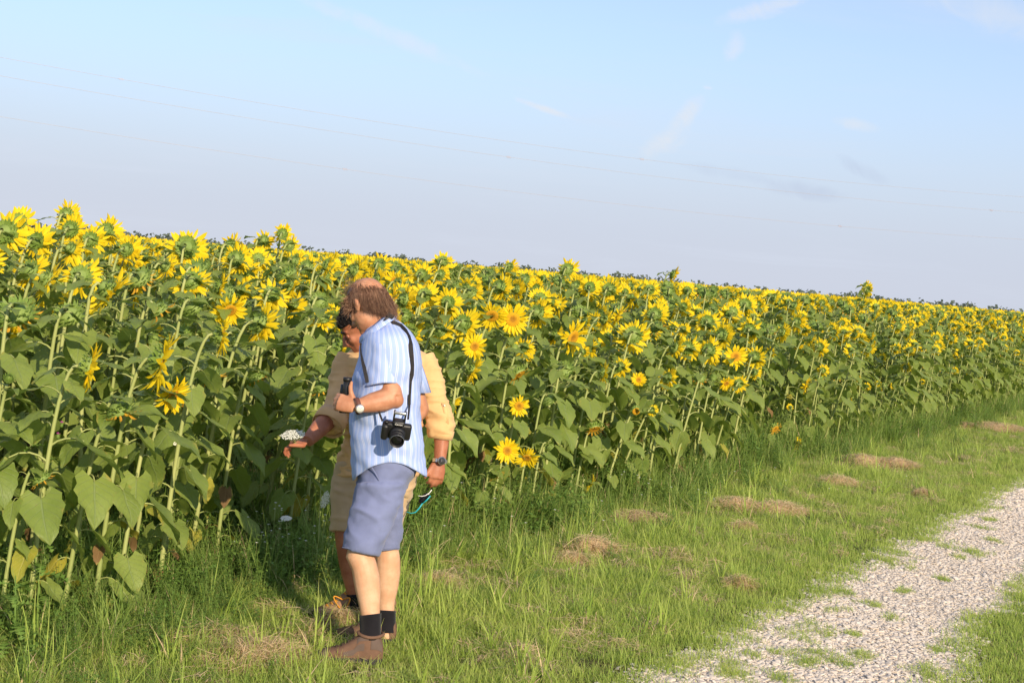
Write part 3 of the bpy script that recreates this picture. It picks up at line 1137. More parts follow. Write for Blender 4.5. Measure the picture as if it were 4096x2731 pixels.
# plants picked out of the photograph: head pixel, distance inside the field edge, kind, facing, nod, size
HERO = [
    (357, 1472, -.10, 'bloom', 76, 10, .95), (644, 1445, -.16, 'bloom', 80, 14, 1.2), (690, 1580, -.12, 'bloom', 118, 22, .85),
    (479, 1650, -.14, 'old', 75, 68, 1.0), (888, 1341, .05, 'bloom', 80, 5, .9), (836, 1515, .3, 'old', 70, 60, .85), (1027, 1515, .3, 'old', 80, 62, .7),
    (1045, 1297, .3, 'bloom', 55, 22, 1.15), (435, 1167, .6, 'bloom', 62, 42, 1.2), (766, 1130, 1.3, 'bloom', 15, 42, 1.1), (775, 1232, .9, 'green', 30, 48, 1.0),
    (949, 1365, .6, 'green', 60, 50, .85), (1088, 1184, 1.2, 'bloom', 5, 40, 1.15), (279, 1271, .6, 'green', 20, 50, 1.05), (61, 1262, .7, 'old', 10, 55, 1.1),
    (35, 1515, .1, 'bud', 150, -40, .6), (148, 966, 2.4, 'bloom', 15, 12, 1.15), (270, 862, 3.0, 'bloom', 20, 8, .9), (26, 932, 2.0, 'bloom', 10, 15, 1.15),
    (78, 888, 2.8, 'bloom', 0, 18, 1.05), (287, 918, 2.6, 'bloom', 12, 10, 1.0), (366, 960, 2.4, 'bloom', 10, 12, .95), (430, 925, 3.0, 'bloom', 20, 18, 1.05),
    (514, 1001, 2.4, 'bloom', 25, 14, 1.0), (749, 993, 2.6, 'bloom', 5, 18, 1.3), (925, 985, 3.0, 'bloom', 40, 14, 1.0), (949, 1036, 2.6, 'bloom', 20, 14, 1.05),
    (1132, 935, 3.6, 'bloom', 5, 5, .8), (1160, 985, 3.4, 'bloom', 20, 18, .85), (287, 1001, 2.2, 'bloom', 45, 30, .95), (1055, 965, 3.8, 'bloom', 25, 30, .9),
    (1362, 1393, .25, 'bloom', 75, 12, 1.1), (1289, 1552, .2, 'old', 50, 60, .7), (640, 1245, .8, 'old', 70, 50, .9), (190, 1120, 1.6, 'bloom', 60, 30, 1.0),
    (880, 1150, 1.5, 'bloom', 75, 15, .9), (120, 1085, 1.8, 'bloom', 30, 35, 1.0), (560, 1120, 1.6, 'old', 30, 45, 1.0), (920, 1240, 1.2, 'bloom', 150, 30, .95),
    (1794, 1210, .9, 'bloom', 8, 5, 1.0), (1855, 1297, .35, 'bloom', 25, 20, 1.1), (1700, 1184, 1.2, 'bloom', 10, 28, 1.1), (1620, 1202, 1.3, 'bloom', 60, 10, 1.05),
    (1968, 1262, .4, 'bloom', 178, 30, .9), (2051, 1277, .3, 'bloom', 172, 2, .95), (2290, 1350, .05, 'bloom', 130, 18, 1.1), (2151, 1254, .5, 'bloom', 40, 25, 1.1),
    (1890, 1480, .0, 'bloom', 82, 25, .95), (1898, 1385, .1, 'bloom', 160, 5, .8), (1768, 1332, .4, 'bloom', 45, 40, .9), (2421, 1280, .3, 'bloom', 70, 20, .95),
    (2534, 1345, .1, 'bloom', 20, 30, 1.2), (2943, 1425, .0, 'bloom', 172, 0, 1.0), (2412, 1492, .0, 'bloom', 80, 10, .75), (2482, 1471, .05, 'bloom', 40, 35, .9),
    (2555, 1519, -.02, 'bloom', 178, -8, .6), (2072, 1500, .05, 'old', 120, 45, .8), (2076, 1623, -.05, 'bloom', 170, 10, .6), (2029, 1802, -.15, 'bloom', 165, -5, .8),
    (2107, 1829, -.1, 'bloom', 178, 40, .75), (1811, 1620, .1, 'bloom', 75, 10, .75), (2377, 1715, -.05, 'old', 150, 50, .8), (2752, 1393, .2, 'bloom', 30, 20, 1.05),
    (2839, 1402, .15, 'bloom', 35, 15, 1.1), (2891, 1341, .4, 'bloom', 50, 12, 1.1), (2700, 1393, .2, 'bloom', 70, 20, 1.0), (2926, 1250, .9, 'bloom', 5, 12, 1.05),
    (2981, 1219, 1.2, 'bloom', 10, 12, 1.15), (3222, 1541, 0, 'bloom', 110, 20, .8), (3100, 1715, -.1, 'old', 140, 30, .8), (2360, 1933, -.2, 'bloom', 90, 30, .55),
    (1985, 1898, -.1, 'old', 80, 50, .6), (3187, 1776, -.1, 'bloom', 120, 20, .65), (3595, 1463, .0, 'bloom', 70, 10, .95), (3823, 1419, .05, 'bloom', 25, 10, 1.15),
    (3320, 1330, .4, 'bloom', 10, 10, 1.2), (3500, 1230, 1.2, 'bloom', 5, 8, 1.1), (3570, 1300, .6, 'bloom', 15, 20, 1.25), (3190, 1290, .6, 'bloom', 50, 12, 1.1),
    (3440, 1155, 2.6, 'bloom', 10, 10, 1.1), (3498, 1150, 2.6, 'bloom', 15, 5, 1.2), (2655, 1088, 3.2, 'bloom', 80, 5, 1.0), (3130, 1330, .4, 'bloom', 60, 15, 1.1),
    (3280, 1390, .2, 'bloom', 40, 25, 1.1), (3000, 1320, .5, 'bloom', 20, 14, 1.1), (3020, 1430, .1, 'bloom', 35, 20, 1.1), (2600, 1160, 1.6, 'bloom', 15, 18, 1.1),
    (2360, 1150, 1.6, 'bloom', 8, 10, 1.1), (2440, 1160, 1.5, 'bloom', 30, 20, 1.1), (2270, 1080, 3.2, 'bloom', 20, 22, 1.3), (2040, 1070, 3.6, 'bloom', 35, 20, 1.1),
    (1770, 1050, 4.0, 'bloom', 5, 30, 1.2), (1520, 1060, 3.2, 'bloom', 15, 25, 1.1), (2620, 1260, .8, 'bloom', 20, 15, 1.1), (2830, 1290, .7, 'bloom', 15, 18, 1.1),
    (1690, 1100, 2.6, 'bloom', 20, 15, 1.15), (1420, 1085, 2.2, 'bloom', 60, 20, 1.0), (3640, 1340, .35, 'bloom', 35, 15, 1.2), (2000, 1150, 1.8, 'bloom', 40, 20, 1.1)]

rf = random.Random(33)
ROW, STEP = .62, .235
plants = []          # dicts, all in world coordinates


def lean_of(rd, h, front):
    k = rd.uniform(.06, .22) if front else rd.uniform(.0, .14)
    return Vector((k * h, rd.uniform(-.05, .10) * h, 0))


for (px, py, tin, kind, az_, nod, hs) in HERO:
    d = ray(px, py)
    # the ray meets the upright plane through that row
    q0 = ST(0, -tin)
    t = (q0 - CP).dot(TN) / d.dot(TN)
    tip = CP + d * t
    h = max(.25, tip.z)
    ln = lean_of(rf, h, tin < .5)
    base = Vector((tip.x - ln.x, tip.y - ln.y, 0))
    plants.append(dict(base=base, tip=tip - base, h=h, face=face_vec(az_, nod), kind=kind, hs=hs * .98, hero=True, tin=tin, dist=math.hypot(tip.x, tip.y), az=az_, nod=nod))
hero_xy = np.array([(p['base'].x + p['tip'].x, p['base'].y + p['tip'].y) for p in plants])
hero_d = np.array([p['dist'] for p in plants])
hero_pix = np.array([PIX(p['base'] + p['tip']) for p in plants])
far_pts = []
for k in range(0, 190):
    tin = k * ROW if k < 60 else 60 * ROW + (k - 60) * .8
    s = -12.0
    while s < 150:
        step = STEP if k < 40 else .42
        s += step * rf.uniform(.75, 1.3)
        tj = tin + rf.uniform(-.09, .09)
        b = ST(s, -tj)
        r = math.hypot(b.x, b.y)
        if r > 115 or (r > 45 and rf.random() < .35) or b.y < 2:
            continue
        v = Vector((b.x, b.y, 1.3)) - CP
        f = v.dot(CF)
        x = 2048 + FPX * v.dot(CR) / f
        if f < 1 or x < -1100 or x > 4096 + 900:
            continue
        front = k < 2
        top = min(1.0, tin / 2.2)
        h = rf.gauss(1.18 + .37 * top, .16)
        if k == 0:
            h = rf.uniform(.55, 1.25) if rf.random() < .45 else rf.uniform(1.0, 1.35)
        h = min(h, 1.70)
        if r > 60:
            h = min(h, 1.63)
        ln = lean_of(rf, h, front)
        u = rf.random()
        kind = 'bloom' if u < (.70 if k > 0 else .42) else ('old' if u < (.79 if k > 0 else .66) else ('green' if u < (.95 if k > 1 else .9) else 'bud'))
        az_ = rf.gauss(28, 26) if rf.random() < .95 else rf.uniform(90, 190)
        nod = {'bloom': rf.gauss(20, 17), 'old': rf.gauss(58, 12), 'green': rf.gauss(45, 15), 'bud': -60}[kind]
        if k == 0 and rf.random() < .2:
            az_ = rf.uniform(90, 180)
        tip = ln + Vector((0, 0, h))
        wt = b + tip
        fx_, fy_ = PIX(wt)
        if kind == 'bloom' and r < 9.5 and fy_ > 1330:
            # the nearest plants of the edge carry nodding, faded heads; only the picked ones bloom
            kind = 'old' if rf.random() < .45 else 'green'
            nod, az_ = rf.gauss(52, 12), rf.gauss(40, 30)
        # keep clear of the picked plants and do not hide their heads
        if len(hero_xy) and np.min(np.hypot(hero_xy[:, 0] - wt.x, hero_xy[:, 1] - wt.y)) < .12:
            continue
        qx, qy = PIX(wt)
        rad = 95 * 7.5 / max(4, r)
        near = (hero_d > r) & (np.abs(hero_pix[:, 0] - qx) < rad * 1.3) & (qy - hero_pix[:, 1] < rad * .9)
        cover = (hero_d > r - .10) & (hero_d < 11.5) & (np.abs(hero_pix[:, 0] - qx) < 150 * 6.5 / r) & (hero_pix[:, 1] - qy > -320 * 6.5 / r) & (hero_pix[:, 1] > 1150)
        if cover.any() and r < 10.5:
            continue
        if r < 26 and near.any():
            low = float(np.max(hero_pix[near, 1])) + rad * 2.0
            drop = (low - qy) * r / FPX
            if drop > .55 or h - drop < .45:
                continue
            h -= drop
            tip = Vector((tip.x, tip.y, h))
        if (b - TAN_SPOT).length < .33 or (b - BLUE_SPOT).length < .45:
            continue
        plants.append(dict(base=Vector((b.x, b.y, gz(b.x, b.y))), tip=tip, h=h, face=face_vec(az_, nod), kind=kind, hs=rf.uniform(.68, 1.06) * (.7 if h < .8 else 1) * (.82 if k < 2 else 1), hero=False, tin=tin, dist=r, az=az_, nod=nod, row=k))

for p in plants:
    x, y = PIX(p['base'] + p['tip'])
    p['px'], p['py'] = x, y
    p['vis'] = -60 < x < 4156 and -100 < y < 2731
order = sorted((i for i, p in enumerate(plants) if p['vis']), key=lambda i: plants[i]['dist'] - (3.0 if plants[i]['hero'] else 0))
single = set(order[:300])

# ---- words that tell one plant from another
NUMW = ['first', 'second', 'third', 'fourth', 'fifth', 'sixth', 'seventh', 'eighth', 'ninth', 'tenth', 'eleventh', 'twelfth', 'thirteenth', 'fourteenth', 'fifteenth',
        'sixteenth', 'seventeenth', 'eighteenth', 'nineteenth', 'twentieth']


def ordinal(n):
    if n < 20:
        return NUMW[n]
    t = {2: 'twenty', 3: 'thirty', 4: 'forty', 5: 'fifty', 6: 'sixty', 7: 'seventy', 8: 'eighty', 9: 'ninety'}[(n + 1) // 10]
    u = (n + 1) % 10
    return t + '-' + NUMW[u - 1] if u else {'twenty': 'twentieth', 'thirty': 'thirtieth', 'forty': 'fortieth', 'fifty': 'fiftieth', 'sixty': 'sixtieth', 'seventy': 'seventieth', 'eighty': 'eightieth', 'ninety': 'ninetieth'}[t]


def look(p):
    sz = 'small ' if p['hs'] < .8 else ('large ' if p['hs'] > 1.13 else '')
    if p['kind'] == 'old':
        return sz + 'drooping sunflower with withered petals'
    if p['kind'] == 'green':
        return sz + 'nodding sunflower with bare green head'
    if p['kind'] == 'bud':
        return sz + 'sunflower with closed green bud'
    a = p['az'] % 360
    if 140 < a < 220:
        return sz + 'yellow sunflower facing the viewer'
    if 58 < a <= 140:
        return sz + 'yellow sunflower turned to the right'
    if 220 <= a < 302:
        return sz + 'yellow sunflower turned to the left'
    if p['nod'] > 32:
        return sz + 'yellow sunflower seen from behind, bowed low'
    return sz + 'yellow sunflower seen from behind'


def band(p):
    if p['tin'] < .32:
        return 'at the field edge'
    if p['tin'] < 1.0:
        return 'behind the front plants'
    if p['tin'] < 2.2:
        return 'in mid field'
    return 'near the skyline'


buckets = {}
for i in single:
    p = plants[i]
    buckets.setdefault((look(p), band(p)), []).append(i)
for (lk, bd), ids in buckets.items():
    ids.sort(key=lambda i: plants[i]['px'])
    for j, i in enumerate(ids):
        if len(ids) == 1:
            plants[i]['label'] = f'{lk} {bd}'
        elif len(ids) == 2:
            plants[i]['label'] = f'{lk} {bd}, {"left" if j == 0 else "right"} of two'
        else:
            plants[i]['label'] = f'{lk} {bd}, {ordinal(j)} from left'

rp = random.Random(77)
for rank, i in enumerate(order[:300]):
    p = plants[i]
    o = make_sunflower(rp, p['base'], p['h'], p['tip'], p['face'], p['kind'], p['hs'], rank < 60 and p['hero'] or rank < 40, p['tin'] < .8)
    tag(o, p['label'], 'sunflower', 'sunflowers along the near edge of the field')

# ---- the rest of the field, one crop that nobody could count
kinds = []
KM = [M['stem'], M['leaf'], M['leaf'], M['head_green'], M['disc'], M['bract'], M['petal'], M['petal_old'], M['leaf_yellow']]
rk = random.Random(3)
for v in range(14):
    kd = 'bloom' if v < 10 else ('green' if v < 13 else 'old')
    h = 1.5
    az_ = rk.gauss(22, 25)
    nod = rk.gauss(14, 10) if kd == 'bloom' else rk.gauss(48, 10)
    face = face_vec(az_, nod)
    tip = Vector((rk.uniform(.02, .15), rk.uniform(-.05, .1), h))
    pts, leaves = plan_plant(rk, h, tip, face, kd, False)
    mb = stem_mb(pts, h, 4)
    for (k, dl, p, a, ro, sc) in leaves:
        if p.z < .35:
            continue
        join_into(mb, rk.choice(LEAF[k, dl]), leaf_matrix(p, a, ro, sc * 1.05), [1, 0])
    i = rk.randrange(3)
    Hm = Matrix.Translation(tip) @ frame_z(face) @ Matrix.Scale(rk.uniform(.78, 1.0), 4)
    join_into(mb, (HEAD_OLD if kd != 'bloom' else HEAD)[i], Hm, [3, 4, 5])
    if kd == 'bloom':
        join_into(mb, RINGS[i], Hm, [6])
    elif kd == 'old':
        join_into(mb, RINGS_OLD[i], Hm, [7])
    kinds.append(proto(mb, KM))
P_, r_, s_, i_ = [], [], [], []
for i, p in enumerate(plants):
    if i in single:
        continue
    P_.append(tuple(p['base']))
    r_.append((rk.gauss(0, .05), rk.gauss(.03, .05), rk.gauss(0, .3)))
    k = p['h'] / 1.5
    wv = rk.uniform(.9, 1.1)
    s_.append((wv, wv, k) if k > .8 else (k * 1.1, k * 1.1, k))
    i_.append(rk.randrange(10) if p['kind'] == 'bloom' else (10 + rk.randrange(3) if p['kind'] != 'old' else 13))
scatter('sunflower_crop', P_, r_, s_, i_, kinds, 'dense mass of yellow sunflowers filling the field to the skyline', 'sunflower field')
print('plants', len(plants), 'single', len(single))

# ------------------------------------------------------------------ people
def skin_mat(name, ca, cb):
    m, nb, b = new_mat(name, 0.5, 0.35)
    t = m.node_tree.nodes.new('ShaderNodeTexCoord')
    c = nb.mix(nb.ramp(nb.noise(t.outputs['Object'], 14.0, 4), 0.35, 0.7), ca, cb)
    nb.put(b.inputs['Base Color'], nb.mix(nb.ramp(nb.noise(t.outputs['Object'], 160.0, 2), 0.5, 0.8, 0, .25), c, tuple(x * .7 for x in ca)))
    b.inputs['Subsurface Weight'].default_value = 0.08
    b.inputs['Subsurface Radius'].default_value = (0.012, 0.004, 0.002)
    bp = m.node_tree.nodes.new('ShaderNodeBump')
    bp.inputs['Strength'].default_value = 0.25
    bp.inputs['Distance'].default_value = 0.002
    nb.put(bp.inputs['Height'], nb.noise(t.outputs['Object'], 220.0, 3))
    nb.put(b.inputs['Normal'], bp.outputs[0])
    return m


def cloth_mat(name, c, var=.1, weave=900.0, rough=.85):
    m, nb, b = new_mat(name, rough, 0.15)
    t = m.node_tree.nodes.new('ShaderNodeTexCoord')
    n = nb.noise(t.outputs['Object'], 11.0, 5)
    nb.put(b.inputs['Base Color'], nb.mix(nb.ramp(n, .3, .7), tuple(x * (1 - var) for x in c), tuple(min(1, x * (1 + var)) for x in c)))
    b.inputs['Sheen Weight'].default_value = 0.15
    bp = m.node_tree.nodes.new('ShaderNodeBump')
    bp.inputs['Strength'].default_value = 0.35
    bp.inputs['Distance'].default_value = 0.002
    nb.put(bp.inputs['Height'], nb.m('ADD', nb.noise(t.outputs['Object'], weave, 2), nb.noise(t.outputs['Object'], 60.0, 4)))
    nb.put(b.inputs['Normal'], bp.outputs[0])
    return m


def stripe_mat():
    m, nb, b = new_mat('striped_cotton', .85, .15)
    uv = m.node_tree.nodes.new('ShaderNodeUVMap')
    s = m.node_tree.nodes.new('ShaderNodeSeparateXYZ')
    m.node_tree.links.new(uv.outputs[0], s.inputs[0])
    f = nb.m('FRACT', nb.m('DIVIDE', s.outputs[0], .0165))
    g = nb.m('FRACT', nb.m('DIVIDE', s.outputs[0], .033))
    c = nb.mix(nb.ramp(nb.m('ABSOLUTE', nb.m('SUBTRACT', f, .5)), .08, .17, 1, 0), (0.345, 0.465, 0.80), (0.55, 0.60, 0.83))
    c = nb.mix(nb.ramp(nb.m('ABSOLUTE', nb.m('SUBTRACT', g, .52)), .025, .06, .75, 0), c, (0.74, 0.74, 0.86))
    c = nb.mix(nb.ramp(nb.m('ABSOLUTE', nb.m('SUBTRACT', g, .25)), .04, .09, .55, 0), c, (0.22, 0.34, 0.74))
    nb.put(b.inputs['Base Color'], c)
    t = m.node_tree.nodes.new('ShaderNodeTexCoord')
    bp = m.node_tree.nodes.new('ShaderNodeBump')
    bp.inputs['Strength'].default_value = 0.4
    bp.inputs['Distance'].default_value = 0.003
    nb.put(bp.inputs['Height'], nb.m('ADD', nb.noise(t.outputs['Object'], 700, 2), nb.noise(t.outputs['Object'], 45.0, 4)))
    nb.put(b.inputs['Normal'], bp.outputs[0])
    return m


M['skin_a'] = skin_mat('tanned_skin', (0.42, 0.185, 0.10), (0.56, 0.285, 0.17))
M['skin_leg'] = skin_mat('pale_skin', (0.58, 0.32, 0.19), (0.68, 0.42, 0.27))
M['skin_b'] = skin_mat('brown_skin', (0.33, 0.115, 0.06), (0.44, 0.18, 0.10))
M['stripe'] = stripe_mat()
M['linen'] = cloth_mat('ochre_linen', (0.66, 0.41, 0.19), .10, 500)
M['khaki'] = cloth_mat('khaki_cotton', (0.52, 0.37, 0.22), .06)
M['blue_cotton'] = cloth_mat('blue_cotton', (0.175, 0.205, 0.36), .10)
M['sock'] = cloth_mat('black_sock', (0.010, 0.009, 0.012), .2)
M['shoe'] = plain('brown_suede', (0.155, 0.088, 0.058), .8, .2, var=.35, vscale=25, bump=.4, bscale=120)
M['shoe_dark'] = plain('grey_suede', (0.12, 0.085, 0.07), .8, .2, var=.25, vscale=25)
M['sole'] = plain('rubber_sole', (0.05, 0.045, 0.045), .8)
M['lace'] = plain('brown_lace', (0.07, 0.045, 0.03), .8)
M['lace_orange'] = plain('orange_lace', (0.62, 0.27, 0.03), .7)
M['tan_boot'] = plain('tan_boot', (0.28, 0.16, 0.09), .8, .2, var=.3, vscale=30)
M['hair_brown'] = plain('brown_hair', (0.125, 0.060, 0.035), .55, .4, var=.55, vscale=60)
M['hair_light'] = plain('light_brown_hair', (0.31, 0.18, 0.11), .55, .4, var=.4, vscale=60)  # lighter brown tone for part of the strands
M['hair_black'] = plain('black_hair', (0.018, 0.014, 0.014), .5, .4, var=.4, vscale=80)
M['black'] = plain('black_plastic', (0.012, 0.012, 0.013), .42, .5, var=.2, vscale=200, bump=.15, bscale=600)
M['black_gloss'] = plain('black_gloss', (0.006, 0.006, 0.008), .08, .6)
M['webbing'] = plain('strap_webbing', (0.02, 0.018, 0.02), .75, .3, var=.3, vscale=200)
M['steel'] = plain('steel', (0.62, 0.62, 0.62), .28, .5, .9)
M['cream'] = plain('watch_dial', (0.72, 0.72, 0.64), .35)
M['dark_dial'] = plain('dark_dial', (0.05, 0.05, 0.055), .2)
M['leather'] = plain('brown_leather', (0.13, 0.05, 0.035), .55, .4)
M['teal'] = plain('teal_plastic', (0.02, 0.36, 0.42), .3, .5)
M['ink_white'] = plain('printed_white', (0.8, 0.8, 0.78), .5)


def baked(o):
    dg = bpy.context.evaluated_depsgraph_get()
    me = bpy.data.meshes.new_from_object(o.evaluated_get(dg), depsgraph=dg)
    o.modifiers.clear()
    o.data = me
    return o


def continuous(mb, name, mat, parent, voxel=.005, smooth=4):
    """fuse overlapping volumes into one continuous skin"""
    o = mb.build(name, mat, parent)
    r = o.modifiers.new('fuse', 'REMESH')
    r.mode = 'VOXEL'
    r.voxel_size = voxel
    r.use_smooth_shade = True
    s = o.modifiers.new('smooth', 'SMOOTH')
    s.iterations = smooth
    s.factor = .5
    bpy.context.view_layer.update()
    baked(o)
    me = o.data
    me.materials.clear()
    for m in (mat if isinstance(mat, list) else [mat]):
        me.materials.append(m)
    me.polygons.foreach_set('use_smooth', [True] * len(me.polygons))
    return o


def ring_pix(y, xl, xr, Y, hd, seg, tilt=0.0, pw=2.2, dy_fn=None):
    """closed ring seen from the camera between two silhouette pixels; tilt: pixels the right side sits lower than the left"""
    out = []
    for k in range(seg):
        a = 6.28318 * k / seg
        ca, sa = math.cos(a), math.sin(a)
        ex = math.copysign(abs(ca) ** (2 / pw), ca)
        ey = math.copysign(abs(sa) ** (2 / pw), sa)
        px = (xl + xr) / 2 + (xr - xl) / 2 * ex
        py = y + tilt * ex * .5 + (dy_fn(ex, ey) if dy_fn else 0)
        out.append(W(px, py, Y + hd * ey))
    return out


def lerp_tab(tab, y):
    for a, b in zip(tab[:-1], tab[1:]):
        if a[0] <= y <= b[0]:
            k = (y - a[0]) / (b[0] - a[0])
            return [p + (q - p) * k for p, q in zip(a, b)]
    return list(tab[0] if y < tab[0][0] else tab[-1])


def smooth_tab(tab, n):
    """resample a table of (y, ...) rows with a smooth curve"""
    t = np.array(tab, float)
    ys = np.linspace(t[0, 0], t[-1, 0], n)
    out = []
    m = np.gradient(t, t[:, 0], axis=0)
    for y in ys:
        i = int(np.clip(np.searchsorted(t[:, 0], y) - 1, 0, len(t) - 2))
        h = t[i + 1, 0] - t[i, 0]
        k = (y - t[i, 0]) / h
        out.append((2*k**3 - 3*k**2 + 1) * t[i] + (k**3 - 2*k**2 + k) * h * m[i] + (-2*k**3 + 3*k**2) * t[i + 1] + (k**3 - k**2) * h * m[i + 1])
    return out


def rumple(rows, amp, fn=None, close=True, seed=0.0, fx=9.0, fz=16.0, tiltz=.5):
    """push a grid of cloth in and out along its normals: soft folds that run aslant"""
    n, m = len(rows), len(rows[0])
    new = []
    for i in range(n):
        row = []
        for j in range(m):
            p = rows[i][j]
            a = rows[min(i + 1, n - 1)][j] - rows[max(i - 1, 0)][j]
            b = rows[i][(j + 1) % m] - rows[i][(j - 1) % m]
            nr = b.cross(a)
            if nr.length < 1e-9:
                row.append(p)
                continue
            nr.normalize()
            q = Vector((p.x * fx + p.z * tiltz * fx, p.y * fx, p.z * fz + seed))
            d = 1 - abs(noise.noise(q)) * 2.2
            d2 = noise.noise(q * 2.3 + Vector((3, 1, seed)))
            k = amp * (fn(i / (n - 1), p) if fn else 1)
            row.append(p + nr * (k * (d * .6 + d2 * .5)))
        new.append(row)
    return new


def cloth_grid(mb, rows, mi=0, u0=0.0):
    """add a closed grid with uv in metres around (u) and along (v); u is measured on the widest ring so stripes run straight"""
    m = len(rows[0])
    wide = max(rows, key=lambda r: sum((r[(j + 1) % m] - r[j]).length for j in range(m)))
    us = [0.0]
    for j in range(m):
        us.append(us[-1] + (wide[(j + 1) % m] - wide[j]).length)
    verts, uvs, faces = [], [], []
    v = 0.0
    for i, r in enumerate(rows):
        if i:
            v += (r[0] - rows[i - 1][0]).length
        for j in range(m + 1):
            verts.append(r[j % m])
            uvs.append((u0 + us[j], v))
    w = m + 1
    for i in range(len(rows) - 1):
        for j in range(m):
            faces.append((i * w + j, i * w + j + 1, (i + 1) * w + j + 1, (i + 1) * w + j))
    mb.add(verts, faces, mi, uvs)


def fused_cloth(mb, name, mat, parent, amp, seed, fx, fz, tiltz=.6, voxel=.0065, sm=6):
    o = continuous(mb, name, mat, parent, voxel, sm)
    me = o.data
    nv = len(me.vertices)
    co = np.empty(nv * 3, dtype=np.float32)
    no = np.empty(nv * 3, dtype=np.float32)
    me.vertices.foreach_get('co', co)
    me.vertices.foreach_get('normal', no)
    co, no = co.reshape(-1, 3), no.reshape(-1, 3)
    for i in range(nv):
        x, y, z = (float(t) for t in co[i])
        q = Vector((x * fx + z * tiltz * fx, y * fx, z * fz + seed))
        w = .45 + .55 * noise.noise(Vector((x * 4, y * 4, z * 4 + seed)))
        d = max(0.0, 1 - abs(noise.noise(q)) * 3.2)
        d2 = max(0.0, 1 - abs(noise.noise(Vector((q.x * .6 - q.z * .8, q.y, q.z * .9 + 7)))) * 3.6)
        d3 = noise.noise(Vector((x * 26, y * 26, z * 34 + seed))) * .35
        co[i] += no[i] * (amp * max(0.0, w) * (d * 1.5 + d2 * 1.2 + d3 - .6))
    me.vertices.foreach_set('co', co.ravel())
    me.update()
    return o


def solid(mb, rows):
    mb.grid(rows, 0, True, None, True, True)


def thick(o, t=.0025):
    s = o.modifiers.new('cloth', 'SOLIDIFY')
    s.thickness = t
    s.offset = -1
    return o


def head_parts(mb, C, F, U, nose=True, jaw=1.0):
    """skull, face, nose, ears, chin; F forward, U up (unit vectors)"""
    F, U = F.normalized(), U.normalized()
    S = U.cross(F).normalized()          # the person's left
    ax = (F, S, U)

    def at(f, s, u):
        return C + F * f + S * s + U * u
    mb.ball(at(-.006, 0, .012), (.100, .078, .092), 20, 14, 0, ax)
    mb.ball(at(.030, 0, -.050), (.064, .064, .080), 18, 12, 0, ax)
    mb.ball(at(.050, 0, -.088), (.045, .048 * jaw, .038), 14, 10, 0, ax)
    mb.ball(at(.080, 0, -.110), (.022, .026, .020), 12, 8, 0, ax)
    mb.ball(at(.078, 0, .006), (.020, .052, .014), 12, 8, 0, ax)
    for s in (-1, 1):
        mb.ball(at(.066, .038 * s, -.042), (.026, .022, .022), 10, 8, 0, ax)
        mb.ball(at(-.006, .079 * s, -.026), (.020, .008, .032), 10, 8, 0, (F, S, (U + F * -.2).normalized()))
        mb.ball(at(-.014, .086 * s, -.018), (.012, .006, .022), 8, 6, 0, ax)
    mb.tube([at(.088, 0, -.002), at(.106, 0, -.030), at(.118, 0, -.050), at(.098, 0, -.060)], [.010, .0125, .016, .011], 8)
    for s in (-1, 1):
        mb.ball(at(.100, .013 * s, -.053), (.011, .008, .008), 8, 6, 0, ax)
    mb.ball(at(.094, 0, -.078), (.008, .024, .006), 10, 6, 0, ax)
    mb.ball(at(.092, 0, -.090), (.008, .022, .006), 10, 6, 0, ax)
    return at, S


def hand_parts(mb, wrist, d, nrm, thumb_dir, curls, size=1.0, splay=.5, thumb_curl=.4, r=.0085):
    """palm, four unequal fingers with knuckle bends and a thumb leaving the side of the palm.
    d: from wrist to knuckles, nrm: back of the hand, curls: bend of each finger per joint (index first)"""
    d, nrm = d.normalized(), nrm.normalized()
    side = nrm.cross(d).normalized()
    if side.dot(thumb_dir) < 0:
        side = -side
    s = size
    mb.tube([wrist, wrist + d * .045 * s, wrist + d * .088 * s], [.029 * s, .040 * s, .041 * s], 12, 0, True, .42, side)
    lens = (.072, .080, .074, .058)
    for k in range(4):
        off = (.030 - .020 * k) * s
        p = wrist + d * (.084 - .004 * abs(k - 1.2)) * s + side * off
        dr = (d + side * (.16 - .11 * k) * splay).normalized()
        pts, ang = [p - dr * .02], 0.0
        pts.append(p.copy())
        q = p.copy()
        for j, part in enumerate((.46, .30, .24)):
            ang += curls[k][j]
            dd = dr * math.cos(ang) - nrm * math.sin(ang)
            q = q + dd * (lens[k] * s * part)
            pts.append(q.copy())
        rr = r * s * (1.0 if k < 3 else .88)
        mb.tube(pts, [rr * 1.05, rr * 1.12, rr * 1.05, rr * .98, rr * .82], 8)
        mb.ball(pts[-1], rr * .84, 8, 6)
    tb = wrist + d * .022 * s + side * .030 * s - nrm * .006 * s
    td = thumb_dir.normalized()
    k1 = tb + td * .032 * s
    k2 = k1 + (td * math.cos(thumb_curl * .5) + d * math.sin(thumb_curl * .5)).normalized() * .026 * s
    k3 = k2 + (td * math.cos(thumb_curl) + d * math.sin(thumb_curl)).normalized() * .020 * s
    mb.tube([tb - td * .012, tb, k1, k2, k3], [.012 * s, .0150 * s, .0122 * s, .0112 * s, .0085 * s], 8)
    mb.ball(k3, .0088 * s, 8, 6)
    return side


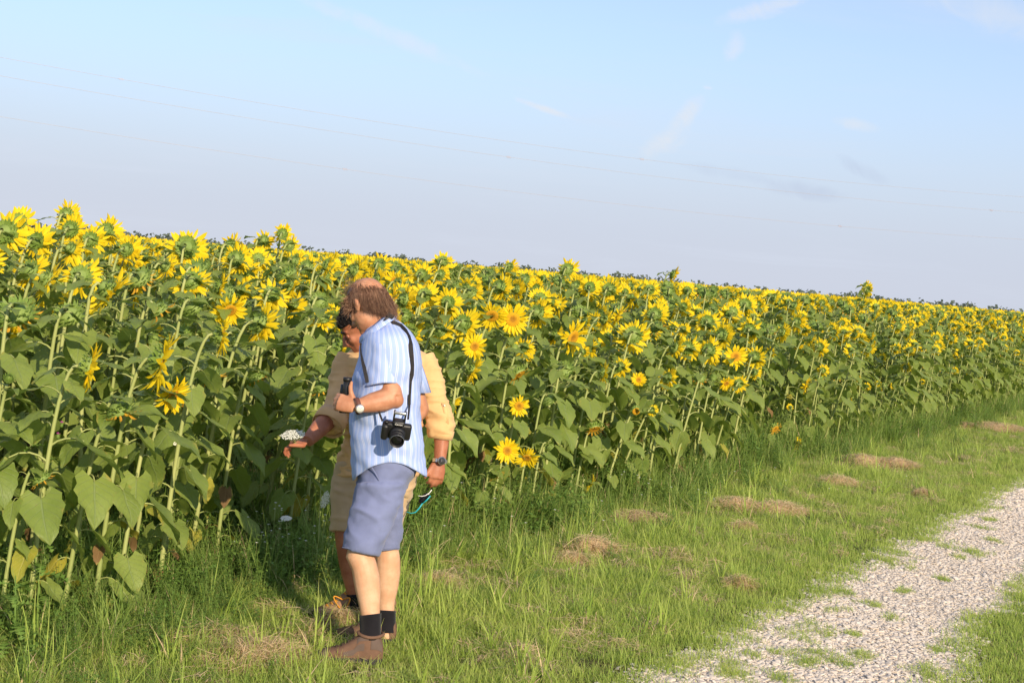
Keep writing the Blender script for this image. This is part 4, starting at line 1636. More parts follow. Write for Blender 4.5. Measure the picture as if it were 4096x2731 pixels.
def shoe(parent, pts, Y0, mats, lace, foot_az=180, lacey=(.35, .72), name='shoe'):
    """pts: list of (fraction from heel to toe, half width, top height); built on the ground from the heel at Y0"""
    heel, length = Y0
    d = Vector((math.cos(R(foot_az)), math.sin(R(foot_az)), 0))
    sd = Vector((-d.y, d.x, 0))
    mb = MB()
    rows = []
    for (k, w, top) in pts:
        c = heel + d * (length * k)
        row = []
        for j in range(14):
            a = math.pi * j / 13
            ca, sa = math.cos(a), math.sin(a)
            row.append(c + sd * (w * math.copysign(abs(ca) ** .7, ca)) + Z * (.028 + max(0, (top - .028)) * abs(sa) ** (.42 if k < .42 else .7)))
        rows.append(row)
    n = len(rows)
    mb.grid(rows, 0)
    for end in (0, n - 1):
        mb.add(rows[end], [tuple(range(14))], 0)
    up = mb.build(name, mats[0], parent)
    s = MB()
    lo, hi = [], []
    for (k, w, top) in pts:
        c = heel + d * (length * k)
        lift = .012 * max(0, (k - .8) / .2) ** 2
        lo.append([c + sd * (w * 1.06) + Z * (.0 + lift), c - sd * (w * 1.06) + Z * (.0 + lift)])
        hi.append([c + sd * (w * 1.08) + Z * (.030 + lift), c - sd * (w * 1.08) + Z * (.030 + lift)])
    for i in range(n - 1):
        q = [lo[i][0], lo[i][1], hi[i][1], hi[i][0], lo[i + 1][0], lo[i + 1][1], hi[i + 1][1], hi[i + 1][0]]
        s.add(q, [(0, 1, 5, 4), (3, 7, 6, 2), (0, 4, 7, 3), (1, 2, 6, 5)], 0, None, False)
    for i in (0, n - 1):
        s.add([lo[i][0], lo[i][1], hi[i][1], hi[i][0]], [(0, 1, 2, 3)], 0)
    s.build('sole', mats[1], up)
    for i in range(5):
        k = lacey[0] + (lacey[1] - lacey[0]) * i / 4
        tab = [(a, b, c) for a, b, c in pts]
        q = lerp_tab(tab, k)
        c = heel + d * (length * k)
        l = MB()
        w = q[1] * .62
        l.tube([c + sd * w + Z * (q[2] - .018), c + d * .004 + Z * (q[2] + .004), c - sd * w + Z * (q[2] - .018)], .0045, 5)
        l.build('lace', lace, up)
    return up


def stamp_text(txt, size, mat, name, parent, mw):
    cu = bpy.data.curves.new(name, 'FONT')
    cu.body = txt
    cu.size = size
    cu.extrude = .0004
    cu.align_x = 'CENTER'
    cu.align_y = 'CENTER'
    o = bpy.data.objects.new(name, cu)
    col.objects.link(o)
    bpy.context.view_layer.update()
    dg = bpy.context.evaluated_depsgraph_get()
    me = bpy.data.meshes.new_from_object(o.evaluated_get(dg), depsgraph=dg)
    me.materials.clear()
    me.materials.append(mat)
    bpy.data.objects.remove(o)
    t = link(bpy.data.objects.new(name, me), parent)
    t.matrix_local = mw
    return t


# ================================================================== the man in the blue striped shirt
YB = 6.42                                        # distance of the middle of his trunk
blue = empty('person', (W(1480, 2600, YB).x, YB, 0))
B0 = Vector(blue.location)
tag(blue, 'man in blue striped short sleeve shirt and blue shorts, head bowed, camera at his hip', 'person')


def loc(rows):
    return [[p - CURB for p in r] for r in rows]


def shift(mb):
    b = CURB
    mb.v = [(v[0] - b.x, v[1] - b.y, v[2] - b.z) for v in mb.v]
    return mb


CURB = B0
TORSO_B = [(1268, 1512, 1572, .045), (1288, 1482, 1604, .064), (1312, 1462, 1630, .112), (1340, 1450, 1654, .176), (1375, 1440, 1674, .205), (1415, 1436, 1684, .212),
           (1470, 1422, 1689, .212), (1515, 1405, 1689, .207), (1560, 1404, 1686, .200), (1610, 1400, 1683, .195), (1660, 1396, 1685, .190), (1715, 1395, 1693, .190),
           (1790, 1401, 1701, .195), (1850, 1404, 1705, .197)]
SEG = 96


def hem_b(k):
    return lambda ex, ey: k * (58 * abs(ex) ** 2.2 + (14 if ex < 0 else 0) * abs(ex))


rows = []
tab = smooth_tab(TORSO_B, 64)
for i, (y, xl, xr, hd) in enumerate(tab):
    k = max(0, (i - 44) / 19) ** 2
    rows.append(ring_pix(y, xl, xr, YB, hd, SEG, 0, 2.25, hem_b(k)))


def fold_amt(v, p):
    return .35 + .9 * max(0, v - .25) if v < .8 else .9


rows = rumple(rows, .017, fold_amt, seed=2.0, fx=4.5, fz=6.5, tiltz=.9)
rows = rumple(rows, .007, fold_amt, seed=9.0, fx=9, fz=13, tiltz=-.7)
mb = MB()
cloth_grid(mb, rows)
# near sleeve
SLV = [(1318, 1505, 1590, .040, 6.375), (1340, 1488, 1600, .062, 6.325), (1375, 1478, 1598, .074, 6.295), (1420, 1474, 1598, .077, 6.285), (1480, 1467, 1600, .077, 6.275), (1536, 1460, 1602, .076, 6.27)]
rows = []
for i, (y, xl, xr, hd, Y) in enumerate(smooth_tab(SLV, 26)):
    k = max(0, (i - 14) / 11)
    rows.append(ring_pix(y, xl, xr, Y, hd, 40, 0, 2.1, lambda ex, ey, k=k: k * (12 * max(0, -ex) + 5 * ey)))
rows = rumple(rows, .009, None, seed=5.0, fx=7, fz=7)
cloth_grid(mb, rows, 0, .004)
# far sleeve, elbow behind his back
far_sh, far_el = W(1590, 1345, 6.60), W(1682, 1640, 6.68)
pts = [far_sh.lerp(far_el, k) for k in (0, .25, .5, .74)]
rows = []
for i, p in enumerate(pts):
    r = [.06, .072, .075, .076][i]
    rows.append([p + Vector((math.cos(a) * r, math.sin(a) * r, 0)) for a in [6.283 * j / 28 for j in range(28)]])
cloth_grid(mb, rows)
shirt = thick(shift(mb).build('shirt', M['stripe'], blue))
# collar: stands round the neck and folds over
mb = MB()
COL = [((1462, 1374), (1597, 1284), .095), ((1448, 1350), (1566, 1252), .090), ((1444, 1343), (1560, 1246), .092), ((1440, 1350), (1569, 1252), .104), ((1438, 1372), (1588, 1270), .138)]
rows = []
for (l, r, hd) in COL:
    row = []
    for k in range(56):
        a = 6.28318 * k / 56
        ca, sa = math.cos(a), math.sin(a)
        px = (l[0] + r[0]) / 2 + (r[0] - l[0]) / 2 * ca
        py = (l[1] + r[1]) / 2 + (r[1] - l[1]) / 2 * ca
        row.append(W(px, py, YB + hd * sa))
    rows.append(row)
cloth_grid(mb, rows)
thick(shift(mb).build('collar', M['stripe'], shirt))


def shirt_Y(px, py, off=.006):
    y, xl, xr, hd = lerp_tab(TORSO_B, py)
    u = min(.98, abs((px - (xl + xr) / 2) / ((xr - xl) / 2)))
    return YB - hd * (1 - u ** 2.25) ** (1 / 2.25) - off


# shorts
mb = MB()
HIP = [(1830, 1418, 1690, .180), (1880, 1428, 1672, .180), (1920, 1428, 1645, .178), (1965, 1421, 1622, .172)]
rows = [ring_pix(y, xl, xr, YB, hd, 64, 0, 2.2) for (y, xl, xr, hd) in smooth_tab(HIP, 14)]
NEAR = [(1935, 1425, 1622, .098, 6.33), (1990, 1417, 1606, .100, 6.33), (2050, 1404, 1586, .098, 6.32), (2115, 1386, 1556, .094, 6.31), (2170, 1374, 1532, .091, 6.30), (2208, 1369, 1517, .090, 6.30)]
solid(mb, rows)
rows = [ring_pix(y, xl, xr, Y, hd, 56, 22 * k / 21, 2.2) for k, (y, xl, xr, hd, Y) in enumerate(smooth_tab(NEAR, 34))]
solid(mb, rows)
FARL = [(1935, 1470, 1628, .090, 6.53), (1990, 1480, 1617, .090, 6.54), (2055, 1485, 1612, .086, 6.56), (2132, 1490, 1608, .082, 6.58), (2202, 1492, 1599, .078, 6.59)]
rows = [ring_pix(y, xl, xr, Y, hd, 48, -6, 2.2) for (y, xl, xr, hd, Y) in smooth_tab(FARL, 30)]
solid(mb, rows)
shorts = fused_cloth(shift(mb), 'shorts', M['blue_cotton'], blue, .009, 3.0, 5.0, 10.0, 1.0, .0065, 4)
# side seam with the pocket mouth
mb = MB()
mb.tube([W(1483, 1862, 6.245), W(1500, 1890, 6.242), W(1517, 1922, 6.238)], .0028, 5)
shift(mb).build('pocket_edge', M['blue_cotton'], shorts)
for k in range(2):
    mb = MB()
    tb = (NEAR if k == 0 else FARL)[-1]
    rg = ring_pix(tb[0] - 9, tb[1] - 1, tb[2] + 1, tb[4], tb[3] + .0012, 48, 21 if k == 0 else -6, 2.2)
    mb.tube(rg + [rg[0]], .0022, 4, 0, False)
    shift(mb).build('hem_stitching', M['blue_cotton'], shorts)

# body: one continuous surface
mb = MB()
hc = W(1466, 1206, YB - .005)
yaw, pit = R(38), R(38)
Fh = Vector((-math.cos(yaw), math.sin(yaw), 0))
F_b = (Fh * math.cos(pit) - Z * math.sin(pit)).normalized()
U_b = (Fh * math.sin(pit) + Z * math.cos(pit)).normalized()
at_b, S_b = head_parts(mb, hc, F_b, U_b)
mb.tube([W(1535, 1345, YB), W(1528, 1290, YB), W(1500, 1245, YB), W(1476, 1210, YB)], [.075, .062, .060, .062], 16)
mb.tube([W(1540, 1330, YB), W(1545, 1420, YB), W(1548, 1600, YB), W(1550, 1800, YB), W(1540, 1930, YB)], [.07, .115, .11, .11, .10], 18, 0, True, 1.2, (1, 0, 0))
# near arm
sh, elb, wr = W(1540, 1360, 6.31), W(1572, 1592, 6.235), W(1421, 1626, 6.175)
mb.tube([sh, W(1552, 1450, 6.28), W(1560, 1530, 6.262), elb], [.058, .052, .0475, .045], 14)
mb.ball(W(1583, 1600, 6.24), .037, 12, 9)
mb.tube([elb, elb.lerp(wr, .25), elb.lerp(wr, .55), elb.lerp(wr, .85), wr], [.043, .050, .045, .033, .0295], 14)
hd_dir = W(1366, 1612, 6.20) - W(1421, 1628, 6.175)
side = hand_parts(mb, wr, hd_dir, Vector((.12, -1, .25)), Vector((-.45, .12, 1)), [(.75, 1.0, .7), (.85, 1.05, .7), (.9, 1.05, .7), (.95, 1.0, .7)], .98, .4, -.55, .0100)
# far arm, elbow pushed out behind
mb.tube([far_sh, far_sh.lerp(far_el, .5), far_el], [.05, .047, .042], 12)
mb.ball(far_el, .040, 10, 8)
far_wr = W(1600, 1720, 6.66)
mb.tube([far_el, far_el.lerp(far_wr, .4), far_wr], [.042, .042, .030], 12)
hand_parts(mb, far_wr, Vector((-1, -.1, -.4)), Vector((.1, 1, .2)), Vector((-.5, 0, -.9)), [(.3, .4, .3)] * 4, .9)
# legs
near_leg = [(1500, 1960, 6.34, .070), (1480, 2080, 6.33, .062), (1448, 2180, 6.30, .060), (1438, 2222, 6.295, .062), (1456, 2262, 6.29, .058), (1466, 2310, 6.29, .0595), (1472, 2355, 6.285, .0575), (1478, 2410, 6.28, .049),
            (1481, 2455, 6.275, .0435), (1482, 2520, 6.27, .041), (1480, 2585, 6.265, .043)]
far_leg = [(1550, 1980, 6.55, .060), (1548, 2100, 6.57, .055), (1548, 2190, 6.59, .054), (1552, 2240, 6.595, .058), (1551, 2290, 6.60, .0595), (1547, 2345, 6.605, .055), (1543, 2400, 6.61, .044), (1545, 2445, 6.61, .038), (1546, 2500, 6.61, .037), (1546, 2550, 6.61, .04)]
for lg in (near_leg, far_leg):
    mb.tube([W(a, b, c) for a, b, c, _ in lg], [r for *_, r in lg], 18)
kn = W(1424, 2222, 6.27)
mb.ball(kn, .031, 10, 8)
body = continuous(shift(mb), 'body', [M['skin_a'], M['skin_leg']], blue, .0052, 5)
zk = W(1460, 2160, 6.4).z
pm = [1 if p.center.z < zk else 0 for p in body.data.polygons]
body.data.polygons.foreach_set('material_index', pm)

# socks and shoes
for lg, y0, tl, nm in ((near_leg, 2456, -10, 'sock'), (far_leg, 2440, 4, 'sock')):
    mb = MB()
    rows = []
    for k in range(9):
        y = y0 + (2590 if lg is near_leg else 2555 - 0 - y0 + y0) * 0 + (k / 8) * ((2560 if lg is near_leg else 2530) - y0)
        tb = [(b, a, c, r) for a, b, c, r in lg]
        _, x, Y, r = lerp_tab(tb, y)
        s = FPX / Y
        rows.append(ring_pix(y, x - (r + .0035) * s, x + (r + .0035) * s, Y, r + .004, 24, tl * (1 - k / 8), 2.0))
    cloth_grid(mb, rows)
    thick(shift(mb).build(nm, M['sock'], blue), .002)
SH = [(0, .028, .075), (.03, .038, .108), (.09, .045, .128), (.18, .048, .133), (.28, .048, .133), (.37, .047, .128), (.45, .046, .110), (.54, .046, .092), (.66, .049, .072), (.78, .049, .062), (.88, .045, .055), (.95, .036, .047), (.985, .026, .040), (1.0, .014, .034)]


def at_ground(px, Y):
    p = W(px, 2600, Y)
    return Vector((p.x, Y, 0))


s1 = shoe(blue, SH, (at_ground(1532, 6.27) - B0, .285), [M['shoe'], M['sole']], M['lace'], 187)
s2 = shoe(blue, SH, (at_ground(1580, 6.62) - B0, .285), [M['shoe'], M['sole']], M['lace'], 180)
# padded ankle collar and side panels of the near shoe
mb = MB()
rc = at_ground(1532, 6.27) + Vector((math.cos(R(187)), math.sin(R(187)), 0)) * .285 * .21
rg = [rc + Vector((math.cos(R(187)), math.sin(R(187)), 0)) * (.056 * math.cos(a)) + Vector((-math.sin(R(187)), math.cos(R(187)), 0)) * (.046 * math.sin(a)) + Z * (.130 + .004 * math.cos(2 * a)) for a in [6.283 * k / 24 for k in range(25)]]
mb.tube(rg, .0075, 8, 0, False)
shift(mb).build('ankle_padding', M['shoe'], s1)
# sewn-on panels: thin shells over the upper
dS = Vector((math.cos(R(187)), math.sin(R(187)), 0))
sS = Vector((-dS.y, dS.x, 0))
for (k0, k1, a0, a1) in ((.02, .20, 2.2, 3.0), (.24, .42, 2.0, 2.55), (.30, .62, 2.75, 3.05), (.86, .99, .2, 2.95)):
    mb = MB()
    rws = []
    for i in range(7):
        k = k0 + (k1 - k0) * i / 6
        _, w_, tp_ = lerp_tab([(a, b, c) for a, b, c in SH], k)
        row = []
        for j in range(7):
            a = a0 + (a1 - a0) * j / 6
            ca, sa = math.cos(a), math.sin(a)
            row.append(at_ground(1532, 6.27) + dS * (.285 * k) + sS * (-(w_ + .0025) * math.copysign(abs(ca) ** .7, ca)) + Z * (.028 + (tp_ + .002 - .028) * abs(sa) ** (.42 if k < .42 else .7)))
        rws.append(row)
    mb.grid(rws)
    shift(mb).build('side_panel', M['shoe_dark'], s1)
for (px, py) in ((1473, 2576), (1473, 2584), (1418, 2606), (1436, 2603)):
    mb = MB()
    mb.ball(W(px, py, 6.221), .0035, 6, 5)
    shift(mb).build('eyelet', M['steel'], s1)

# hair: a cap of strands round a bald crown, long at the back, blown about
mb = MB()
rh = random.Random(9)


def scalp(th, ph, k=1.0):
    """th: angle round the head from the face, ph: height angle"""
    return at_b(-.006 + .100 * k * math.cos(ph) * math.cos(th), .078 * k * math.cos(ph) * math.sin(th), .012 + .092 * k * math.sin(ph))


nh = 0
while nh < 7000:
    th = rh.uniform(R(42), R(318))
    back = abs(th - math.pi) < R(68)
    ph = rh.uniform(R(-45), R(75)) if back else rh.uniform(R(-2), R(75))
    p = scalp(th, ph, 1.005)
    if p.z - hc.z > .077 + .012 * noise.noise((th * 5, ph * 5, 0)) + abs(rh.gauss(0, .016)) * -1 + rh.gauss(0, .004):
        continue
    nh += 1
    nrm = (p - at_b(-.006, 0, .012)).normalized()
    temple = not back and (p - at_b(-.006, 0, -.02)).dot(F_b) > -.045
    L = rh.uniform(.06, .14) if back else (rh.uniform(.018, .034) if temple else rh.uniform(.030, .055))
    cl = noise.noise((th * 9, ph * 4, 3.0))
    dirn = (Vector((.30 + .30 * cl + rh.uniform(-.12, .12), rh.uniform(-.1, .1), -1)) + nrm * .25).normalized()
    pts, q = [p], p.copy()
    ecut = rh.gauss(0, 9)
    wv, wp = rh.uniform(.0, .16), rh.uniform(0, 6.28)
    for i in range(7):
        q = q + dirn * (L / 7)
        hx, hy = PIX(q)
        if i > 1 and hy > float(np.interp(hx, [1380, 1425, 1500, 1540, 1575], [1215, 1236, 1250, 1268, 1290])) + ecut:
            break
        rad = (q - at_b(-.006, 0, .0))
        e = Vector((rad.dot(F_b) / .106, rad.dot(S_b) / .085, rad.dot(U_b) / .098))
        if e.length < 1.0:
            q = at_b(-.006, 0, .0) + rad / e.length
        pts.append(q.copy())
        dirn = (dirn + Vector((.03 + .08 * cl + wv * math.sin(wp + i * 1.4), wv * .6 * math.cos(wp + i * 1.4), -.08)) + Vector((rh.gauss(0, .07), rh.gauss(0, .07), rh.gauss(0, .03)))).normalized()
    mb.tube(pts, [.0006 * (1 - .75 * (i / max(1, len(pts) - 1)) ** 2) for i in range(len(pts))], 3, 1 if rh.random() < .3 + .3 * cl else 0, False)
for _ in range(260):     # sparse hairs across the thinning crown
    p = scalp(rh.uniform(R(60), R(300)), rh.uniform(R(25), R(88)), 1.0)
    if p.z - hc.z > .088:
        continue
    nrm = (p - at_b(-.006, 0, .012)).normalized()
    d = (Vector((.5, rh.gauss(0, .2), -.4)) + Vector((rh.gauss(0, .2), rh.gauss(0, .2), 0)))
    d = (d - nrm * d.dot(nrm)).normalized()
    L = rh.uniform(.02, .04)
    mb.tube([p, p + d * L * .5 + nrm * .004, p + d * L + nrm * .001], [.0004, .0004, .0002], 3, 1, False)
for _ in range(120):     # thin hairs lifted by the wind above the forehead
    th = rh.uniform(R(-60), R(60))
    p = scalp(th, rh.uniform(R(20), R(70)), 1.0)
    d = Vector((-.5, 0, .5)) + Vector((rh.gauss(0, .4), rh.gauss(0, .3), rh.gauss(0, .3)))
    pts, q = [p], p.copy()
    L = rh.uniform(.04, .085)
    for i in range(5):
        q = q + d.normalized() * (L / 5)
        pts.append(q.copy())
        d = d + Vector((.25, 0, .1)) + Vector((rh.gauss(0, .15), rh.gauss(0, .15), rh.gauss(0, .15)))
    mb.tube(pts, [.0006, .0006, .0005, .0004, .0003, .0002], 3, 1, False)
for _ in range(160):     # sideburn and temple
    p = scalp(rh.uniform(R(46), R(75)), rh.uniform(R(-25), R(20)), 1.02)
    d = Vector((-.4, -.05, -.55)) + Vector((rh.gauss(0, .35), rh.gauss(0, .2), rh.gauss(0, .35)))
    q = p.copy()
    pts = [p]
    for i in range(3):
        q = q + d.normalized() * rh.uniform(.008, .018)
        pts.append(q.copy())
        d = d + Vector((rh.gauss(0, .25), rh.gauss(0, .2), rh.gauss(0, .25)))
    mb.tube(pts, [.0013, .0013, .0009, .0003], 3, 1 if rh.random() < .5 else 0, False)
hair = shift(mb).build('hair', [M['hair_brown'], M['hair_light']], blue)
# close layer under the strands
mb = MB()
rws = []
for i in range(11):
    row = []
    for j in range(33):
        th = R(56) + R(248) * j / 32
        bk = min(1, abs(th - math.pi) / R(110))
        lo = R(-44) + (R(46) if bk > .62 else 0)
        hi = R(75)
        while hi > lo + R(4) and scalp(th, hi).z - hc.z > .058:
            hi -= R(3)
        row.append(scalp(th, lo + (hi - lo) * i / 10, 1.025 + .012 * noise.noise((th * 6, i * .9, 0))))
    rws.append(row)
mb.grid(rws)
shift(mb).build('hair_underlayer', M['hair_brown'], hair)
# eyes and brows (turned away, still there)
for s in (-1, 1):
    mb = MB()
    mb.ball(at_b(.083, .031 * s, -.018), .0115, 10, 8)
    shift(mb).build('eye', M['ink_white'], blue)
    mb = MB()
    mb.tube([at_b(.098, .014 * s, .010), at_b(.097, .032 * s, .016), at_b(.084, .052 * s, .010)], [.003, .004, .002], 6)
    shift(mb).build('eyebrow', M['hair_brown'], blue)

# --- wristwatch on his forearm
ax_w = (elb - wr).normalized()
wc = wr.lerp(elb, .06)
wt = empty('wristwatch', wc)
tag(wt, 'round pale dial wristwatch on brown leather strap, on the forearm of the man in blue', 'watch')
CURB = wc
mb = MB()
sd = ax_w.orthogonal().normalized()
up = ax_w.cross(sd)
rows = []
for q in (-.009, .009):
    rows.append([wc + ax_w * q + (sd * math.cos(a) + up * math.sin(a)) * .0345 for a in [6.283 * k / 28 for k in range(28)]])
mb.grid(rows, 0, True)
thick(shift(mb).build('strap', M['leather'], wt), -.003)
dn = Vector((-.25, -.92, -.30)).normalized()
dn = (dn - ax_w * dn.dot(ax_w)).normalized()
dc = wc + dn * .037
for nm, r, h, mt, off in (('case', .0195, .004, M['steel'], 0), ('dial', .0168, .0012, M['cream'], .0048)):
    mb = MB()
    e1 = ax_w
    e2 = dn.cross(e1)
    c = dc + dn * off
    rows = [[c + dn * q + (e1 * math.cos(a) + e2 * math.sin(a)) * r for a in [6.283 * k / 28 for k in range(28)]] for q in (-h, h)]
    mb.grid(rows, 0, True, None, True, True)
    shift(mb).build(nm, mt, wt)
for ang_, L in ((.6, .011), (2.2, .014)):
    mb = MB()
    c = dc + dn * .0066
    mb.tube([c, c + (e1 * math.cos(ang_) + e2 * math.sin(ang_)) * L], .0006, 4)
    shift(mb).build('hand', M['black'], wt)

# --- small black binoculars in his hand
bc = W(1392, 1590, 6.235)
bn = empty('binoculars', bc)
tag(bn, 'small black binoculars held upright against the chest of the man in blue', 'binoculars')
CURB = bc
mb = MB()
mb.tube([W(1386, 1650, 6.235), W(1389, 1560, 6.235), W(1390, 1522, 6.235)], [.020, .020, .017], 18)
shift(mb).build('barrel', M['black'], bn)
mb = MB()
mb.tube([W(1390, 1524, 6.235), W(1391, 1509, 6.235)], [.0195, .0195], 18)
shift(mb).build('eyecup', M['black'], bn)
mb = MB()
mb.tube([W(1374, 1650, 6.275), W(1377, 1570, 6.275), W(1378, 1537, 6.275)], [.020, .020, .016], 18)
shift(mb).build('barrel', M['black'], bn)
mb = MB()
mb.box(W(1384, 1590, 6.255), (.012, .022, .028))
shift(mb).build('hinge', M['black'], bn)

# --- camera hanging at his hip
cc = W(1588, 1718, 6.165)
cm = empty('camera_body_and_lens', cc)
cm.name = 'hanging_camera'
tag(cm, 'black camera with zoom lens hanging at the hip of the man in blue', 'camera')
CURB = cc
lx = Vector((.955, .10, -.07)).normalized()          # along the camera's width, left to right in the picture
lf = Vector((.20, -.90, -.38)).normalized()          # where the lens looks
lf = (lf - lx * lf.dot(lx)).normalized()
lu = lx.cross(lf) * -1
if lu.z < 0:
    lu = -lu


def cpt(x, f, u):
    return cc + lx * x + lf * f + lu * u


def rbox(x0, x1, f0, f1, u0, u1, bev, name, mat, parent):
    mb = MB()
    c = cpt((x0 + x1) / 2, (f0 + f1) / 2, (u0 + u1) / 2)
    mb.box(c, ((x1 - x0) / 2, (f1 - f0) / 2, (u1 - u0) / 2), (lx, lf, lu))
    o = shift(mb).build(name, mat, parent)
    b = o.modifiers.new('soft', 'BEVEL')
    b.width, b.segments = bev, 3
    o.data.polygons.foreach_set('use_smooth', [True] * len(o.data.polygons))
    return o


cbod = rbox(-.064, .062, -.016, .016, -.043, .034, .011, 'body', M['black'], cm)
rbox(-.067, -.036, -.014, .034, -.046, .030, .013, 'grip', M['black'], cm)
rbox(-.024, .030, -.018, .026, .028, .052, .010, 'viewfinder_hump', M['black'], cm)
fl = rbox(-.024, .028, .008, .020, .083, .096, .004, 'flash', M['steel'], cm)
rbox(-.026, -.018, -.010, .016, .046, .092, .003, 'flash_arm', M['black'], fl)
rbox(.022, .030, -.010, .016, .046, .092, .003, 'flash_arm', M['black'], fl)


def cyl(x, u, f0, f1, r0, r1, name, mat, parent, seg=32, hollow=0):
    mb = MB()
    prof = [(f0, r0), (f0 + (f1 - f0) * .5, (r0 + r1) / 2), (f1, r1)]
    if hollow:
        prof += [(f1, r1 - hollow), (f1 - .014, r1 - hollow - .003)]
    rows = [[cpt(x + r * math.cos(a), f, u + r * math.sin(a)) for a in [6.283 * k / seg for k in range(seg)]] for f, r in prof]
    mb.grid(rows, 0, True, None, True, not hollow)
    return shift(mb).build(name, mat, parent)


LU = -.006
lens = cyl(.004, LU, .014, .050, .034, .034, 'lens', M['black'], cm)
cyl(.004, LU, .049, .072, .0320, .0320, 'zoom_ring', M['black'], lens)
for k in range(30):
    a = 6.283 * k / 30
    mb = MB()
    mb.box(cpt(.004 + .0325 * math.cos(a), .060, LU + .0325 * math.sin(a)), (.0012, .008, .0012), (lx, lf, lu))
    shift(mb).build('grip_rib', M['black'], lens)
cyl(.004, LU, .072, .094, .0305, .0315, 'front_barrel', M['black'], lens, 32, .004)
mb = MB()
rows = [[cpt(.004 + r * math.cos(a), .082 + .006 * (1 - (r / .026) ** 2), LU + r * math.sin(a)) for a in [6.283 * k / 24 for k in range(24)]] for r in (.0265, .018, .009, .0005)]
mb.grid(rows, 0, True)
shift(mb).build('front_glass', M['black_gloss'], lens)
mb = MB()
for nm in (0,):
    ring = [cpt(.004 + .0308 * math.cos(a), .0945, LU + .0308 * math.sin(a)) for a in [6.283 * k / 32 for k in range(33)]]
    mb.tube(ring, .0006, 4, 0, False)
shift(mb).build('filter_ring', M['steel'], lens)
cyl(-.052, 0, 0, 0, .001, .001, 'strap_lug', M['steel'], cm)
mb = MB()
mb.tube([cpt(-.050, .012, .034), cpt(-.050, .012, .042)], .009, 16)
shift(mb).build('mode_dial', M['black'], cm)
tm = Matrix((( lx.x, lu.x, lf.x, 0), (lx.y, lu.y, lf.y, 0), (lx.z, lu.z, lf.z, 0), (0, 0, 0, 1)))
off = cpt(.003, .0268, .040) - cc
stamp_text('Canon', .0125, M['ink_white'], 'lettering', cm, Matrix.Translation(off) @ tm)

# --- the strap, part of the camera
def strap(path, w0, name, mat, tk=.0012):
    """flat band along photo pixels, lying on the shirt"""
    pts = [W(px, py, Y) for px, py, Y in path]
    mb = MB()
    rows = []
    for i, p in enumerate(pts):
        t = (pts[min(i + 1, len(pts) - 1)] - pts[max(i - 1, 0)]).normalized()
        vd = (p - CP).normalized()
        s_ = t.cross(vd).normalized()
        w = (w0[i] if hasattr(w0, '__len__') else w0) / 2
        rows.append([p - s_ * w - vd * tk, p + s_ * w - vd * tk, p + s_ * w + vd * tk, p - s_ * w + vd * tk])
    mb.grid(rows, 0, True, None, True, True, False)
    return shift(mb).build(name, mat, cm)


def on_shirt(l, off=.010):
    return [(x, y, shirt_Y(x, y, off)) for x, y in l]


wide = on_shirt([(1529, 1290), (1552, 1287), (1575, 1290), (1602, 1302), (1620, 1322), (1634, 1348), (1642, 1378), (1646, 1420), (1648, 1460), (1647, 1500), (1644, 1524)])
strap(wide, [.010, .014, .017, .020, .021, .021, .021, .020, .020, .019, .009], 'neck_strap', M['webbing'])
strap(on_shirt([(1644, 1522), (1642, 1550), (1640, 1580), (1638, 1615)]) + [(1635, 1650, 6.20), (1632, 1678, 6.17)], .009, 'neck_strap', M['webbing'])
strap(on_shirt([(1638, 1578), (1637, 1618)], .013), .013, 'buckle', M['black'])
strap(on_shirt([(1446, 1372), (1447, 1410), (1451, 1440), (1457, 1472), (1463, 1500), (1470, 1530)]), .016, 'neck_strap', M['webbing'])
strap([(1490, 1600, 6.215), (1515, 1645, 6.19), (1530, 1684, 6.165)], .009, 'neck_strap', M['webbing'])
mb = MB()
bp_ = W(1562, 1262, YB - .085)
mb.box(bp_, (.016, .008, .009), (Vector((.9, 0, -.42)), Vector((0, 1, 0)), Vector((.42, 0, .9))))
mb.tube([W(1530, 1290, YB - .10), W(1545, 1274, YB - .10), bp_, W(1572, 1268, YB - .07)], .005, 6)
shift(mb).build('strap_clip', M['black'], cm)

# ================================================================== the man in the ochre shirt, behind him
YT = 7.06
tan = empty('person', (W(1480, 2480, YT).x, YT, 0))
T0 = Vector(tan.location)
CURB = T0
tag(tan, 'dark haired man in ochre linen shirt and khaki shorts, bending over a white flower', 'person')
TORSO_T = [(1378, 1470, 1600, .07), (1392, 1425, 1660, .10), (1410, 1392, 1700, .12), (1440, 1372, 1722, .135), (1480, 1372, 1722, .140), (1540, 1376, 1704, .145), (1620, 1378, 1692, .145),
           (1700, 1374, 1690, .145), (1760, 1380, 1688, .145), (1800, 1364, 1686, .145), (1865, 1347, 1682, .150), (1905, 1341, 1674, .152)]
rows = [ring_pix(y, xl, xr, YT, hd, 80, 0, 2.3) for (y, xl, xr, hd) in smooth_tab(TORSO_T, 60)]
mb = MB()
solid(mb, rows)


def limb_cloth(path, seg=36, amp=.006, seed=1.0, sub=6, openx=None):
    """sleeve along (px, py, Y, radius) points, round in section"""
    P = [(W(a, b, c), r) for a, b, c, r in path]
    pts, rad = [], []
    for i in range(len(P) - 1):
        for k in range(sub):
            pts.append(P[i][0].lerp(P[i + 1][0], k / sub)), rad.append(P[i][1] + (P[i + 1][1] - P[i][1]) * k / sub)
    pts.append(P[-1][0]), rad.append(P[-1][1])
    for _ in range(3):
        pts = [pts[0]] + [(pts[i - 1] + pts[i] * 2 + pts[i + 1]) / 4 for i in range(1, len(pts) - 1)] + [pts[-1]]
    m = MB()
    m.tube(pts, rad, seg, 0, False, 1.0, (1, 0, 0))
    rows = [[Vector(m.v[i * seg + j]) for j in range(seg)] for i in range(len(pts))]
    rows = rumple(rows, amp, None, seed=seed, fx=8, fz=16)
    return rows


